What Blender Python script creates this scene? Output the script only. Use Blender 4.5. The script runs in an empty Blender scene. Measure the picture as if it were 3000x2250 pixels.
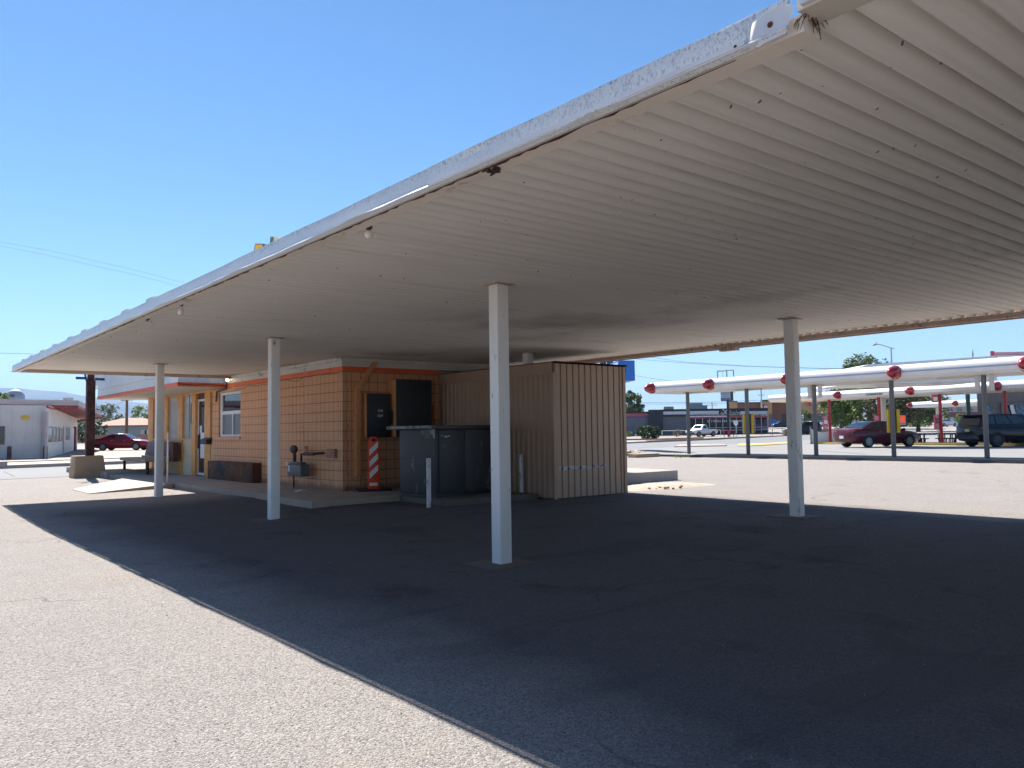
import bpy, bmesh, math, random
from mathutils import Vector, Matrix
random.seed(7)
R = math.radians
scene = bpy.context.scene
COL = scene.collection
# ------------------------------------------------------------------ camera model (metres; X along the roof ribs, Y along the canopy)
IMG_W, IMG_H, FPX = 3000.0, 2250.0, 2374.0
YAW, PITCH, ROLL, CAM_H = R(39.03), R(3.342), R(-0.809), 1.27
_f = Vector((math.sin(YAW)*math.cos(PITCH), math.cos(YAW)*math.cos(PITCH), math.sin(PITCH)))
_r0 = Vector((math.cos(YAW), -math.sin(YAW), 0)); _u0 = _r0.cross(_f)
_r = _r0*math.cos(ROLL) + _u0*math.sin(ROLL); _u = -_r0*math.sin(ROLL) + _u0*math.cos(ROLL)
CAM = Vector((0, 0, CAM_H))
RIGHT = _r0.copy(); FWD = Vector((math.sin(YAW), math.cos(YAW), 0))
def ray(px, py): return _f + _r*((px-IMG_W/2)/FPX) - _u*((py-IMG_H/2)/FPX)
def pt(px, py, d): return CAM + ray(px, py)*d                # survey point at depth d
def hit(px, py, axis, val):
    d = ray(px, py); return CAM + d*((val-CAM[axis])/d[axis])
def sstep(a, b, x):
    t = min(1, max(0, (x-a)/(b-a))); return t*t*(3-2*t)
def gh(x, y): return 1.3*sstep(100, 220, math.hypot(x, y))    # the land rises gently beyond the street
def gp(px, py):                                               # where a line of sight meets the land
    d = ray(px, py); t = 5.0
    while t < 400:
        p = CAM + d*t
        if p.z <= gh(p.x, p.y): return Vector((p.x, p.y, gh(p.x, p.y)))
        t += 0.25
    return Vector((p.x, p.y, gh(p.x, p.y)))

# ------------------------------------------------------------------ materials
MATS = {}
def lin(c):
    return tuple(((v/255)/12.92 if v/255 <= .04045 else ((v/255+.055)/1.055)**2.4) for v in c)
class NT:
    def __init__(s, name):
        m = bpy.data.materials.new(name); m.use_nodes = True; s.m = m; s.t = m.node_tree; s.n = s.t.nodes
        s.b = s.n['Principled BSDF']; MATS[name] = m
    def add(s, typ, **kw):
        n = s.n.new(typ)
        for k, v in kw.items():
            if k.startswith('_'): setattr(n, k[1:], v)
            else: n.inputs[k.replace('__', ' ')].default_value = v
        return n
    def link(s, a, b): s.t.links.new(a, b)
    def coord(s, scale=(1, 1, 1)):
        g = s.add('ShaderNodeNewGeometry'); mp = s.add('ShaderNodeMapping'); mp.inputs['Scale'].default_value = scale
        s.link(g.outputs['Position'], mp.inputs['Vector']); return mp.outputs[0]
    def ocoord(s, scale=(1, 1, 1)):
        g = s.add('ShaderNodeTexCoord'); mp = s.add('ShaderNodeMapping'); mp.inputs['Scale'].default_value = scale
        s.link(g.outputs['Object'], mp.inputs['Vector']); return mp.outputs[0]
    def noise(s, v, scale, detail=4, rough=.6):
        n = s.add('ShaderNodeTexNoise', Scale=scale, Detail=detail, Roughness=rough); s.link(v, n.inputs['Vector']); return n.outputs['Fac']
    def ramp(s, f, a, b, ca=(0, 0, 0, 1), cb=(1, 1, 1, 1)):
        r = s.add('ShaderNodeValToRGB'); r.color_ramp.elements[0].position = a; r.color_ramp.elements[1].position = b
        r.color_ramp.elements[0].color = ca; r.color_ramp.elements[1].color = cb; s.link(f, r.inputs[0]); return r.outputs[0]
    def mix(s, f, a, b, blend='MIX'):
        m = s.add('ShaderNodeMix', _data_type='RGBA', _blend_type=blend)
        for sock, v in ((m.inputs[0], f), (m.inputs[6], a), (m.inputs[7], b)):
            if hasattr(v, 'links') or hasattr(v, 'is_linked'): s.link(v, sock)
            else: sock.default_value = (*v, 1) if isinstance(v, (tuple, list)) and len(v) == 3 else v
        return m.outputs[2]
    def math(s, op, a, b=0.0, c=0.0):
        m = s.add('ShaderNodeMath', _operation=op)
        for i, v in enumerate((a, b, c)):
            if hasattr(v, 'is_linked'): s.link(v, m.inputs[i])
            else: m.inputs[i].default_value = v
        return m.outputs[0]
    def bump(s, h, strength=.3, dist=.01):
        b = s.add('ShaderNodeBump', Strength=strength, Distance=dist); s.link(h, b.inputs['Height']); s.link(b.outputs[0], s.b.inputs['Normal'])
    def base(s, c):
        if hasattr(c, 'is_linked'): s.link(c, s.b.inputs['Base Color'])
        else: s.b.inputs['Base Color'].default_value = (*c, 1)
def plain(name, c, rough=.6, var=.18, scale=3.0, metal=0.0, bump=.0, bscale=60, dirt=None, dirt_amt=.0, dscale=6, stretch=(1, 1, 1), emit=0, coat=0, spec=None):
    if name in MATS: return MATS[name]
    n = NT(name); v = n.ocoord(stretch)
    f = n.ramp(n.noise(v, scale), .3, .7)
    dk = tuple(x*(1-var) for x in c); lt = tuple(min(.9, x*(1+var)) for x in c)
    col = n.mix(f, dk, lt)
    if dirt: col = n.mix(n.ramp(n.noise(v, dscale, 6, .7), .62-dirt_amt*.25, .72-dirt_amt*.2), col, dirt)
    n.base(col); n.b.inputs['Roughness'].default_value = rough; n.b.inputs['Metallic'].default_value = metal
    if spec is not None: n.b.inputs['Specular IOR Level'].default_value = spec
    if coat: n.b.inputs['Coat Weight'].default_value = coat; n.b.inputs['Coat Roughness'].default_value = .05
    if bump: n.bump(n.noise(v, bscale, 4), bump, .01)
    if emit: n.b.inputs['Emission Color'].default_value = (*c, 1); n.b.inputs['Emission Strength'].default_value = emit
    return n.m
def glass(name, c=(.02, .025, .03), rough=.03, spec=.8):
    if name in MATS: return MATS[name]
    n = NT(name); v = n.ocoord(); n.base(n.mix(n.noise(v, 2.0), c, tuple(x*1.6 for x in c)))
    n.b.inputs['Roughness'].default_value = rough; n.b.inputs['Specular IOR Level'].default_value = spec
    return n.m

def mat_ground():
    n = NT('ground'); v = n.coord()
    big = n.ramp(n.noise(v, .13, 5, .6), .35, .65); mid = n.noise(v, 1.1, 5, .65); fine = n.noise(v, 55, 4, .75)
    col = n.mix(big, (.295, .272, .256), (.258, .243, .234))
    col = n.mix(n.ramp(mid, .42, .72), col, (.325, .298, .275))
    vor = n.add('ShaderNodeTexVoronoi', Scale=105, Randomness=1); n.link(v, vor.inputs['Vector'])
    stone = n.add('ShaderNodeSeparateColor'); n.link(vor.outputs['Color'], stone.inputs[0])
    col = n.mix(.55, col, n.mix(stone.outputs[0], (.11, .10, .098), (.52, .475, .44)))
    pit = n.ramp(n.noise(v, 70, 3, .6), .60, .70)
    col = n.mix(n.math('MULTIPLY', pit, .85), col, (.06, .052, .05))
    vor2 = n.add('ShaderNodeTexVoronoi', Scale=23, Randomness=1); n.link(v, vor2.inputs['Vector'])
    s2 = n.add('ShaderNodeSeparateColor'); n.link(vor2.outputs['Color'], s2.inputs[0])
    big_st = n.math('MULTIPLY', n.math('LESS_THAN', vor2.outputs['Distance'], .2), n.math('GREATER_THAN', s2.outputs[1], .86))
    col = n.mix(n.math('MULTIPLY', big_st, .75), col, n.mix(s2.outputs[0], (.06, .04, .035), (.40, .35, .30)))
    # brown silt band and scattered rusty drifts
    silt = n.ramp(n.noise(n.coord((.22, .9, 1)), 1.0, 4), .60, .75); col = n.mix(n.math('MULTIPLY', silt, .55), col, (.36, .275, .185))
    # canopy shade painted into the ground as dark asphalt, plus oil and tyre marks
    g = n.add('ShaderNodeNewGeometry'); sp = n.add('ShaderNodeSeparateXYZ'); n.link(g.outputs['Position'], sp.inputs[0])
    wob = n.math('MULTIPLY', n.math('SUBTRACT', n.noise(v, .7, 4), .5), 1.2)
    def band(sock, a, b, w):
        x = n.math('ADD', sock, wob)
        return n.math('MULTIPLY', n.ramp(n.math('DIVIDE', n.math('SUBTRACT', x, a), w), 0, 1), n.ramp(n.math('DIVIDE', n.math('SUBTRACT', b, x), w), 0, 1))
    shade_area = n.math('MULTIPLY', band(sp.outputs[0], 2.35, 12.6, 1.0), band(sp.outputs[1], -8, 17.6, 1.5))
    shade_asphalt = n.mix(n.noise(v, 2.2, 5, .6), (.046, .045, .058), (.070, .067, .082))
    shade_asphalt = n.mix(n.math('MULTIPLY', stone.outputs[0], .28), shade_asphalt, (.15, .145, .15))
    col = n.mix(n.math('MULTIPLY', shade_area, .80), col, shade_asphalt)
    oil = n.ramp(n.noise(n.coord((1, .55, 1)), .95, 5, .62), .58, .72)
    col = n.mix(n.math('MULTIPLY', n.math('MULTIPLY', oil, shade_area), .5), col, (.022, .021, .023))
    tyre = n.ramp(n.noise(n.coord((.22, 2.6, 1)), 1.0, 4, .6), .60, .72); col = n.mix(n.math('MULTIPLY', n.math('MULTIPLY', tyre, shade_area), .35), col, (.024, .023, .026))
    wv = n.add('ShaderNodeVectorMath', _operation='ADD'); nz = n.add('ShaderNodeTexNoise', Scale=1.3, Detail=5); n.link(v, nz.inputs['Vector']); n.link(v, wv.inputs[0]); n.link(nz.outputs['Color'], wv.inputs[1])
    ck = n.add('ShaderNodeTexVoronoi', Scale=.33, _feature='DISTANCE_TO_EDGE'); n.link(wv.outputs[0], ck.inputs['Vector'])
    ckm = n.math('MULTIPLY', n.math('LESS_THAN', ck.outputs['Distance'], .006), n.ramp(n.noise(v, .35, 3), .48, .55)); col = n.mix(n.math('MULTIPLY', ckm, .32), col, (.03, .027, .026))
    patch_ = n.ramp(n.noise(n.coord((.5, .8, 1)), .9, 2), .60, .615); col = n.mix(n.math('MULTIPLY', n.math('MULTIPLY', patch_, shade_area), .35), col, (.075, .07, .075))
    n.base(col); n.b.inputs['Roughness'].default_value = .93; n.b.inputs['Specular IOR Level'].default_value = .25
    hgt = n.math('ADD', n.math('MULTIPLY', vor.outputs['Distance'], -.5), n.math('ADD', n.math('MULTIPLY', fine, .9), n.math('MULTIPLY', pit, -.5)))
    n.bump(hgt, .9, .016)
    return n.m
def mat_asphalt(name, a, b, sc=60):
    n = NT(name); v = n.coord(); f = n.noise(v, .25, 5, .6); col = n.mix(n.ramp(f, .3, .7), a, b)
    col = n.mix(n.math('MULTIPLY', n.noise(v, sc, 3, .7), .35), col, tuple(x*1.5 for x in b))
    crack = n.add('ShaderNodeTexVoronoi', Scale=.22, _feature='DISTANCE_TO_EDGE'); n.link(v, crack.inputs['Vector'])
    col = n.mix(n.math('MULTIPLY', n.math('LESS_THAN', crack.outputs['Distance'], .006), .5), col, (.04, .04, .04))
    n.base(col); n.b.inputs['Roughness'].default_value = .9; n.bump(n.noise(v, sc, 3), .3, .006); return n.m
def mat_concrete(name, c, sc=1.0, stain=(.10, .08, .065), amt=.5):
    n = NT(name); v = n.coord(); col = n.mix(n.noise(v, 1.5*sc, 6, .65), tuple(x*.78 for x in c), tuple(x*1.18 for x in c))
    col = n.mix(n.math('MULTIPLY', n.ramp(n.noise(v, 2.6*sc, 6, .7), .56, .72), amt), col, stain)
    col = n.mix(n.math('MULTIPLY', n.ramp(n.noise(v, 40*sc, 3, .7), .6, .75), .4), col, tuple(x*.5 for x in c))
    n.base(col); n.b.inputs['Roughness'].default_value = .9; n.bump(n.noise(v, 35*sc, 5, .7), .35, .008); return n.m
def mat_block():
    n = NT('painted_block'); g = n.add('ShaderNodeNewGeometry'); sp = n.add('ShaderNodeSeparateXYZ'); n.link(g.outputs['Position'], sp.inputs[0])
    u = n.math('SUBTRACT', n.math('ADD', sp.outputs[0], sp.outputs[1]), 22.755); z = n.math('SUBTRACT', sp.outputs[2], .107-.2028*2)
    v = n.coord(); wv = n.noise(v, 9, 4)
    cb = n.add('ShaderNodeCombineXYZ'); n.link(n.math('ADD', u, n.math('MULTIPLY', n.math('SUBTRACT', wv, .5), .006)), cb.inputs[0])
    n.link(n.math('ADD', z, n.math('MULTIPLY', n.math('SUBTRACT', n.noise(v, 7, 3), .5), .007)), cb.inputs[1])
    br = n.add('ShaderNodeTexBrick', Scale=1.0, _offset=0.0, _squash=1.0)
    br.inputs['Mortar Size'].default_value = .008; br.inputs['Mortar Smooth'].default_value = .25; br.inputs['Brick Width'].default_value = .2028; br.inputs['Row Height'].default_value = .2028
    br.inputs['Bias'].default_value = 0
    n.link(cb.outputs[0], br.inputs['Vector'])
    br.inputs['Color1'].default_value = (.665, .345, .170, 1); br.inputs['Color2'].default_value = (.630, .325, .165, 1); br.inputs['Mortar'].default_value = (.16, .058, .025, 1)
    col = n.mix(n.ramp(n.noise(v, 1.3, 5, .6), .35, .7), br.outputs['Color'], n.mix(.45, br.outputs['Color'], (.68, .39, .24)))
    # rising grime at the foot and chipped paint near the corner
    low = n.ramp(n.math('SUBTRACT', sp.outputs[2], n.math('MULTIPLY', n.noise(v, 5, 5, .7), .32)), .0, .10, (1, 1, 1, 1), (0, 0, 0, 1))
    col = n.mix(n.math('MULTIPLY', low, .7), col, (.12, .07, .05))
    col = n.mix(n.ramp(n.noise(v, 5.5, 8, .75), .70, .74), col, (.27, .17, .11))
    # settlement crack running down the long wall
    du = n.math('ABSOLUTE', n.math('SUBTRACT', n.math('ADD', u, n.math('MULTIPLY', n.math('SUBTRACT', n.noise(v, 2.3, 6, .8), .5), .32)), 1.86))
    ck = n.math('MULTIPLY', n.math('LESS_THAN', du, .007), n.math('GREATER_THAN', sp.outputs[2], .95))
    du2 = n.math('ABSOLUTE', n.math('SUBTRACT', n.math('ADD', u, n.math('MULTIPLY', n.math('SUBTRACT', n.noise(v, 3.3, 6, .8), .5), .22)), .10))
    ck2 = n.math('LESS_THAN', du2, .006)
    col = n.mix(n.math('MULTIPLY', n.math('MAXIMUM', ck, ck2), .85), col, (.07, .035, .02))
    n.base(col); n.b.inputs['Roughness'].default_value = .7
    h = n.math('ADD', n.math('MULTIPLY', br.outputs['Fac'], -1.0), n.math('MULTIPLY', n.noise(v, 45, 4, .7), .35)); n.bump(h, .5, .008)
    return n.m
def mat_rib():
    n = NT('ribbed_sheet'); v = n.coord(); g = n.add('ShaderNodeNewGeometry')
    col = n.mix(n.ramp(n.noise(n.coord((.5, 3.2, 1)), 1.0, 5, .6), .3, .7), (.80, .75, .68), (.85, .81, .74))
    # lengthwise rain streaks inside the ribs
    col = n.mix(n.math('MULTIPLY', n.ramp(n.noise(n.coord((.35, 14, 1)), 1.0, 5, .6), .55, .75), .40), col, (.50, .42, .35))
    sy = n.add('ShaderNodeSeparateXYZ'); n.link(g.outputs['Position'], sy.inputs[0]); lap = n.math('LESS_THAN', n.math('FRACT', n.math('DIVIDE', n.math('ADD', sy.outputs[1], 16.0), .9732)), .010); col = n.mix(n.math('MULTIPLY', lap, .6), col, (.22, .18, .15))
    # soot patches
    soot = n.ramp(n.noise(n.coord((.42, .30, 1)), 1.0, 4, .55), .53, .70)
    sx = n.add('ShaderNodeSeparateXYZ'); n.link(g.outputs['Position'], sx.inputs[0])
    patch = n.math('MULTIPLY', n.ramp(sx.outputs[0], 0, 1), 1.0)
    rx = n.add('ShaderNodeMapRange'); n.link(sx.outputs[0], rx.inputs[0]); rx.inputs[1].default_value = 5.2; rx.inputs[2].default_value = 6.8
    rx2 = n.add('ShaderNodeMapRange'); n.link(sx.outputs[0], rx2.inputs[0]); rx2.inputs[1].default_value = 11.6; rx2.inputs[2].default_value = 9.0
    col = n.mix(n.math('MULTIPLY', n.math('MULTIPLY', soot, n.math('MULTIPLY', rx.outputs[0], rx2.outputs[0])), .50), col, (.085, .062, .050))
    # insect specks
    vo = n.add('ShaderNodeTexVoronoi', Scale=9.0, Randomness=1); n.link(n.coord((1.0, .8, 1)), vo.inputs['Vector'])
    sc = n.add('ShaderNodeSeparateColor'); n.link(vo.outputs['Color'], sc.inputs[0])
    clus = n.ramp(n.noise(v, 1.1, 3), .50, .62)
    sp = n.math('MULTIPLY', n.math('LESS_THAN', vo.outputs['Distance'], n.math('MULTIPLY', sc.outputs[1], .11)), n.math('GREATER_THAN', n.math('ADD', sc.outputs[0], n.math('MULTIPLY', clus, .55)), .50))
    col = n.mix(n.math('MULTIPLY', sp, .8), col, (.07, .055, .045))
    n.base(col); n.b.inputs['Roughness'].default_value = .62; n.bump(n.noise(n.coord((1, 5, 1)), 5, 3), .08, .01); return n.m
def mat_flash():
    n = NT('painted_flashing'); v = n.coord(); g = n.add('ShaderNodeNewGeometry'); sp = n.add('ShaderNodeSeparateXYZ'); n.link(g.outputs['Position'], sp.inputs[0])
    col = n.mix(n.noise(v, 3, 5), (.60, .61, .62), (.72, .72, .72))
    top = n.add('ShaderNodeMapRange'); n.link(n.math('ADD', sp.outputs[2], n.math('MULTIPLY', n.math('SUBTRACT', n.noise(v, 1.2, 4), .5), .09)), top.inputs[0]); top.inputs[1].default_value = 2.835; top.inputs[2].default_value = 2.905
    sc = n.ramp(n.noise(n.coord((1, 1, .55)), 75, 5, .8), .50, .62)
    near = n.add('ShaderNodeMapRange'); n.link(sp.outputs[1], near.inputs[0]); near.inputs[1].default_value = 5.0; near.inputs[2].default_value = 2.3
    amt = n.math('MAXIMUM', top.outputs[0], n.math('MULTIPLY', near.outputs[0], .62))
    col = n.mix(n.math('MULTIPLY', n.math('MULTIPLY', sc, amt), .9), col, (.07, .08, .10))
    n.base(col); n.b.inputs['Roughness'].default_value = .38; n.bump(n.noise(n.coord((1, .8, 4)), 4, 4), .12, .02); return n.m
def mat_siding(name, c, period, axis, dark=.55, streak=True):
    n = NT(name); v = n.coord()
    col = n.mix(n.noise(v, 1.2, 5, .6), tuple(x*.85 for x in c), tuple(x*1.12 for x in c))
    if streak: col = n.mix(n.math('MULTIPLY', n.ramp(n.noise(n.coord((7, 7, .5)), 1.0, 5, .6), .55, .75), .35), col, tuple(x*.55 for x in c))
    n.base(col); n.b.inputs['Roughness'].default_value = .55; n.bump(n.noise(v, 30, 3), .1, .005); return n.m
def mat_leaf(name, a, b):
    n = NT(name); g = n.add('ShaderNodeNewGeometry'); v = n.ocoord()
    f = n.math('ADD', n.math('MULTIPLY', g.outputs['Random Per Island'], .7), n.math('MULTIPLY', n.noise(v, .7, 3), .3))
    n.base(n.mix(n.ramp(f, .15, .85), a, b)); n.b.inputs['Roughness'].default_value = .55
    n.b.inputs['Transmission Weight'].default_value = 0
    tr = n.add('ShaderNodeBsdfTranslucent'); n.link(n.mix(f, tuple(x*1.1 for x in a), tuple(x*1.3 for x in b)), tr.inputs[0])
    mx = n.add('ShaderNodeMixShader'); mx.inputs[0].default_value = .3
    n.link(n.b.outputs[0], mx.inputs[1]); n.link(tr.outputs[0], mx.inputs[2]); n.link(mx.outputs[0], n.n['Material Output'].inputs[0]); return n.m

# ------------------------------------------------------------------ mesh builder
class MB:
    def __init__(s, o=None):
        s.v = []; s.f = []; s.o = Vector(o.location) if hasattr(o, 'location') else (Vector(o) if o is not None else Vector((0, 0, 0)))
    def add(s, vs, fs):
        k = len(s.v); s.v += [Vector(p)-s.o for p in vs]; s.f += [tuple(i+k for i in f) for f in fs]; return s
    def face(s, *ps): return s.add(ps, [tuple(range(len(ps)))])
    def hexa(s, b, t):
        n = len(b); return s.add(list(b)+list(t), [tuple(range(n))[::-1], tuple(range(n, 2*n))] + [(i, (i+1) % n, n+(i+1) % n, n+i) for i in range(n)])
    def box(s, x0, x1, y0, y1, z0, z1):
        q = [(x0, y0), (x1, y0), (x1, y1), (x0, y1)]; return s.hexa([(*p, z0) for p in q], [(*p, z1) for p in q])
    def prism(s, pts, z0, z1): return s.hexa([(*p, z0) for p in pts], [(*p, z1) for p in pts])
    def obox(s, c, u, a0, a1, b0, b1, z0, z1):       # along u, then across (left of u)
        u = Vector((u[0], u[1], 0)).normalized(); w = Vector((-u.y, u.x, 0)); c = Vector((c[0], c[1], 0))
        q = [c+u*a+w*b for a, b in ((a0, b0), (a1, b0), (a1, b1), (a0, b1))]
        return s.hexa([(p.x, p.y, z0) for p in q], [(p.x, p.y, z1) for p in q])
    def extr(s, pts, d):                             # a planar outline pushed along d
        d = Vector(d); return s.hexa([Vector(p) for p in pts], [Vector(p)+d for p in pts])
    def slab(s, px0, px1, pt_, pb, d, th):           # upright box facing the street at depth d, th thick
        a = pt(px0, 1250, d); b = pt(px1, 1250, d); m = (px0+px1)/2; zt = pt(m, pt_, d).z; zb = pt(m, pb, d).z if pb is not None else min(gh(a.x, a.y), gh(b.x, b.y))-.05
        dv = ray(m, 1250); dv.z = 0; dv.normalize(); q = [Vector((a.x, a.y, 0)), Vector((b.x, b.y, 0))]; q += [q[1]+dv*th, q[0]+dv*th]
        return s.hexa([(p.x, p.y, zb) for p in q], [(p.x, p.y, zt) for p in q])
    def tube(s, ps, r, n=8, cap=True):
        ps = [Vector(p) for p in ps]; rs = r if isinstance(r, (list, tuple)) else [r]*len(ps); k = len(ps); vs = []; fs = []
        prev = None
        for i, p in enumerate(ps):
            t = (ps[min(i+1, k-1)]-ps[max(i-1, 0)]).normalized()
            a = prev if prev is not None else (Vector((0, 0, 1)) if abs(t.z) < .9 else Vector((1, 0, 0)))
            a = (a - t*a.dot(t)).normalized(); prev = a; b = t.cross(a)
            vs += [p+(a*math.cos(2*math.pi*j/n)+b*math.sin(2*math.pi*j/n))*rs[i] for j in range(n)]
        for i in range(k-1):
            fs += [(i*n+j, i*n+(j+1) % n, (i+1)*n+(j+1) % n, (i+1)*n+j) for j in range(n)]
        if cap: fs += [tuple(range(n))[::-1], tuple(range((k-1)*n, k*n))]
        return s.add(vs, fs)
    def lathe(s, c, prof, axis=(0, 0, 1), n=20):      # prof: (radius, height)
        ax = Vector(axis).normalized(); a = ax.orthogonal().normalized(); b = ax.cross(a); c = Vector(c); vs = []; fs = []
        for r_, h in prof: vs += [c+ax*h+(a*math.cos(2*math.pi*j/n)+b*math.sin(2*math.pi*j/n))*max(r_, 1e-4) for j in range(n)]
        k = len(prof)
        for i in range(k-1): fs += [(i*n+j, i*n+(j+1) % n, (i+1)*n+(j+1) % n, (i+1)*n+j) for j in range(n)]
        fs += [tuple(range(n))[::-1], tuple(range((k-1)*n, k*n))]
        return s.add(vs, fs)
    def sheet(s, poly): return s.face(*poly)
def tag(o, label=None, cat=None, group=None, kind=None):
    for k, v in (('label', label), ('category', cat), ('group', group), ('kind', kind)):
        if v: o[k] = v
    return o
def build(name, mb, mat, parent=None, smooth=30, recalc=True, bevel=0):
    me = bpy.data.meshes.new(name); me.from_pydata([tuple(v) for v in mb.v], [], mb.f)
    bm = bmesh.new(); bm.from_mesh(me)
    if recalc: bmesh.ops.recalc_face_normals(bm, faces=bm.faces)
    if bevel: bmesh.ops.bevel(bm, geom=[e for e in bm.edges if len(e.link_faces) == 2 and e.calc_face_angle(0) > .6], offset=bevel, segments=2, affect='EDGES', profile=.6)
    if smooth:
        for f in bm.faces: f.smooth = True
        for e in bm.edges: e.smooth = not (len(e.link_faces) == 2 and e.calc_face_angle(0) > R(smooth))
    bm.to_mesh(me); bm.free()
    me.materials.append(MATS[mat] if isinstance(mat, str) else mat)
    o = bpy.data.objects.new(name, me); COL.objects.link(o)
    if parent: o.parent = parent
    return o
def thing(name, label, cat, loc, group=None, rot=0):
    o = bpy.data.objects.new(name, None); COL.objects.link(o); o.location = loc; o.rotation_euler = (0, 0, rot); o.empty_display_size = .2
    return tag(o, label, cat, group)
def struct(name, mb, mat, kind='structure', **kw):
    o = build(name, mb, mat, **kw); o['kind'] = kind; return o
def solo(name, mb, mat, label, cat, group=None, **kw):
    xs = [v.x for v in mb.v]; ys = [v.y for v in mb.v]; c = Vector(((min(xs)+max(xs))/2, (min(ys)+max(ys))/2, min(v.z for v in mb.v)))
    mb.v = [v-c for v in mb.v]; o = build(name, mb, mat, **kw); o.location = c+mb.o; return tag(o, label, cat, group)
def dup(root, loc, label=None, group=None, rot=None):
    r = root.copy(); COL.objects.link(r); r.location = loc
    if label: r['label'] = label
    if group: r['group'] = group
    if rot is not None: r.rotation_euler = (0, 0, rot)
    for ch in list(root.children):
        c = ch.copy(); COL.objects.link(c); c.parent = r
        for g in list(ch.children):
            d = g.copy(); COL.objects.link(d); d.parent = c
    return r
def text(parent, name, s, mat, pos, xdir, size, align='CENTER', shear=0, ext=.004, sx=1.0):
    cu = bpy.data.curves.new(name, 'FONT'); cu.body = s; cu.size = size; cu.align_x = align; cu.align_y = 'CENTER'; cu.shear = shear; cu.extrude = ext
    ob = bpy.data.objects.new(name, cu); COL.objects.link(ob)
    me = bpy.data.meshes.new_from_object(ob.evaluated_get(bpy.context.evaluated_depsgraph_get())); bpy.data.objects.remove(ob)
    x = Vector(xdir).normalized(); z = Vector((0, 0, 1)); nrm = x.cross(z)
    off = parent.matrix_world.translation if parent else Vector((0, 0, 0))
    p = parent
    base = Vector((0, 0, 0))
    while p: base += p.location; p = p.parent
    for v in me.vertices: v.co = Vector(pos)-base + x*v.co.x*sx + z*v.co.y + nrm*v.co.z
    me.materials.clear(); me.materials.append(MATS[mat] if isinstance(mat, str) else mat); me.name = name
    o = bpy.data.objects.new(name, me); COL.objects.link(o)
    if parent: o.parent = parent
    return o
# ------------------------------------------------------------------ surfaces
mat_ground(); mat_block(); mat_rib(); mat_flash()
mat_asphalt('street_asphalt', (.145, .15, .16), (.18, .182, .19)); mat_asphalt('lot_asphalt', (.185, .184, .185), (.225, .222, .22))
mat_concrete('concrete', (.34, .29, .245)); mat_concrete('pale_concrete', (.42, .36, .31), amt=.25); mat_concrete('footing_concrete', (.115, .10, .092)); mat_concrete('plinth_concrete', (.42, .30, .19), amt=.45, stain=(.22, .13, .07))
mat_siding('brown_siding', (.38, .265, .185), .158, 0); mat_siding('white_siding', (.62, .58, .55), .3, 0)
plain('column_paint', (.76, .75, .73), .5, .08, 2, dirt=(.20, .16, .13), dirt_amt=.02, dscale=9, stretch=(1, 1, .4), bump=.03, bscale=20)
plain('soffit_paint', (.78, .69, .60), .6, .08, 2, dirt=(.40, .24, .16), dirt_amt=.02, dscale=3, stretch=(1, .5, 1)); plain('beam_paint', (.52, .40, .33), .6, .12, 1.5, dirt=(.18, .12, .09), dirt_amt=.25)
plain('flash_strip', (.66, .64, .64), .35, .1, 2); plain('rust', (.105, .035, .022), .8, .45, 4, dirt=(.03, .012, .010), dirt_amt=.7, bump=.3)
plain('orange_trim', (.72, .125, .025), .5, .12, 3, dirt=(.30, .05, .02), dirt_amt=.2); plain('white_trim', (.60, .58, .53), .5, .12, 2, dirt=(.25, .2, .15), dirt_amt=.2, stretch=(.4, .4, 1))
plain('fascia_white', (.66, .66, .65), .45, .08, .8, dirt=(.50, .54, .60), dirt_amt=.5, dscale=.5); plain('soffit_cream', (.60, .55, .47), .7, .1, 2)
plain('pier_orange', (.70, .335, .10), .5, .1, 3, dirt=(.45, .20, .06), dirt_amt=.3); plain('panel_cream', (.56, .46, .30), .6, .1, 3, stretch=(1, 1, 4)); plain('sill_peach', (.62, .33, .20), .6, .1, 3)
glass('store_glass', (.30, .30, .29), .08, .9); glass('shop_glass', (.012, .016, .018), .25, .25); glass('dark_glass', (.008, .010, .012)); glass('car_glass', (.010, .013, .018)); glass('frosted_glass', (.10, .11, .13), .35)
plain('white_frame', (.70, .69, .68), .4, .05); plain('door_brown', (.055, .028, .022), .5); plain('black_metal', (.014, .014, .016), .45); plain('black_rubber', (.02, .019, .019), .85)
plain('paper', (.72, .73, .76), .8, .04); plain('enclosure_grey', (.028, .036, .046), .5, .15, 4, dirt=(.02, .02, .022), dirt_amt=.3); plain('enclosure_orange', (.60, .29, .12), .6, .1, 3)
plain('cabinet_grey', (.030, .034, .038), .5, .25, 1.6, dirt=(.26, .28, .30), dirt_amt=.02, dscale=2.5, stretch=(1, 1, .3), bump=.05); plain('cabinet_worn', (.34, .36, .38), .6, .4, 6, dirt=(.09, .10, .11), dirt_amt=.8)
plain('safety_orange', (.80, .075, .018), .4, .08, 4); plain('reflective_white', (.78, .79, .80), .3, .04); plain('meter_grey', (.085, .105, .115), .5, .2, 5); plain('meter_black', (.022, .022, .024), .5)
plain('chipped_white', (.60, .61, .62), .6, .1, 4, dirt=(.07, .065, .075), dirt_amt=.42, dscale=14, stretch=(1, 1, .35)); plain('dirty_white', (.58, .56, .53), .6, .12, 5)
plain('seat_maroon', (.115, .022, .026), .5, .2, 6, bump=.1, bscale=30); plain('seat_tan', (.35, .26, .15), .6, .2, 6); plain('dark_wood', (.045, .022, .016), .7, .3, 6, stretch=(1, 1, .3))
plain('weathered_brick', (.145, .060, .028), .9, .5, 5, dirt=(.030, .032, .040), dirt_amt=.75, dscale=2.2, bump=.6, bscale=22); plain('board_brown', (.085, .030, .018), .7, .2, 4, stretch=(6, 6, 1))
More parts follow.
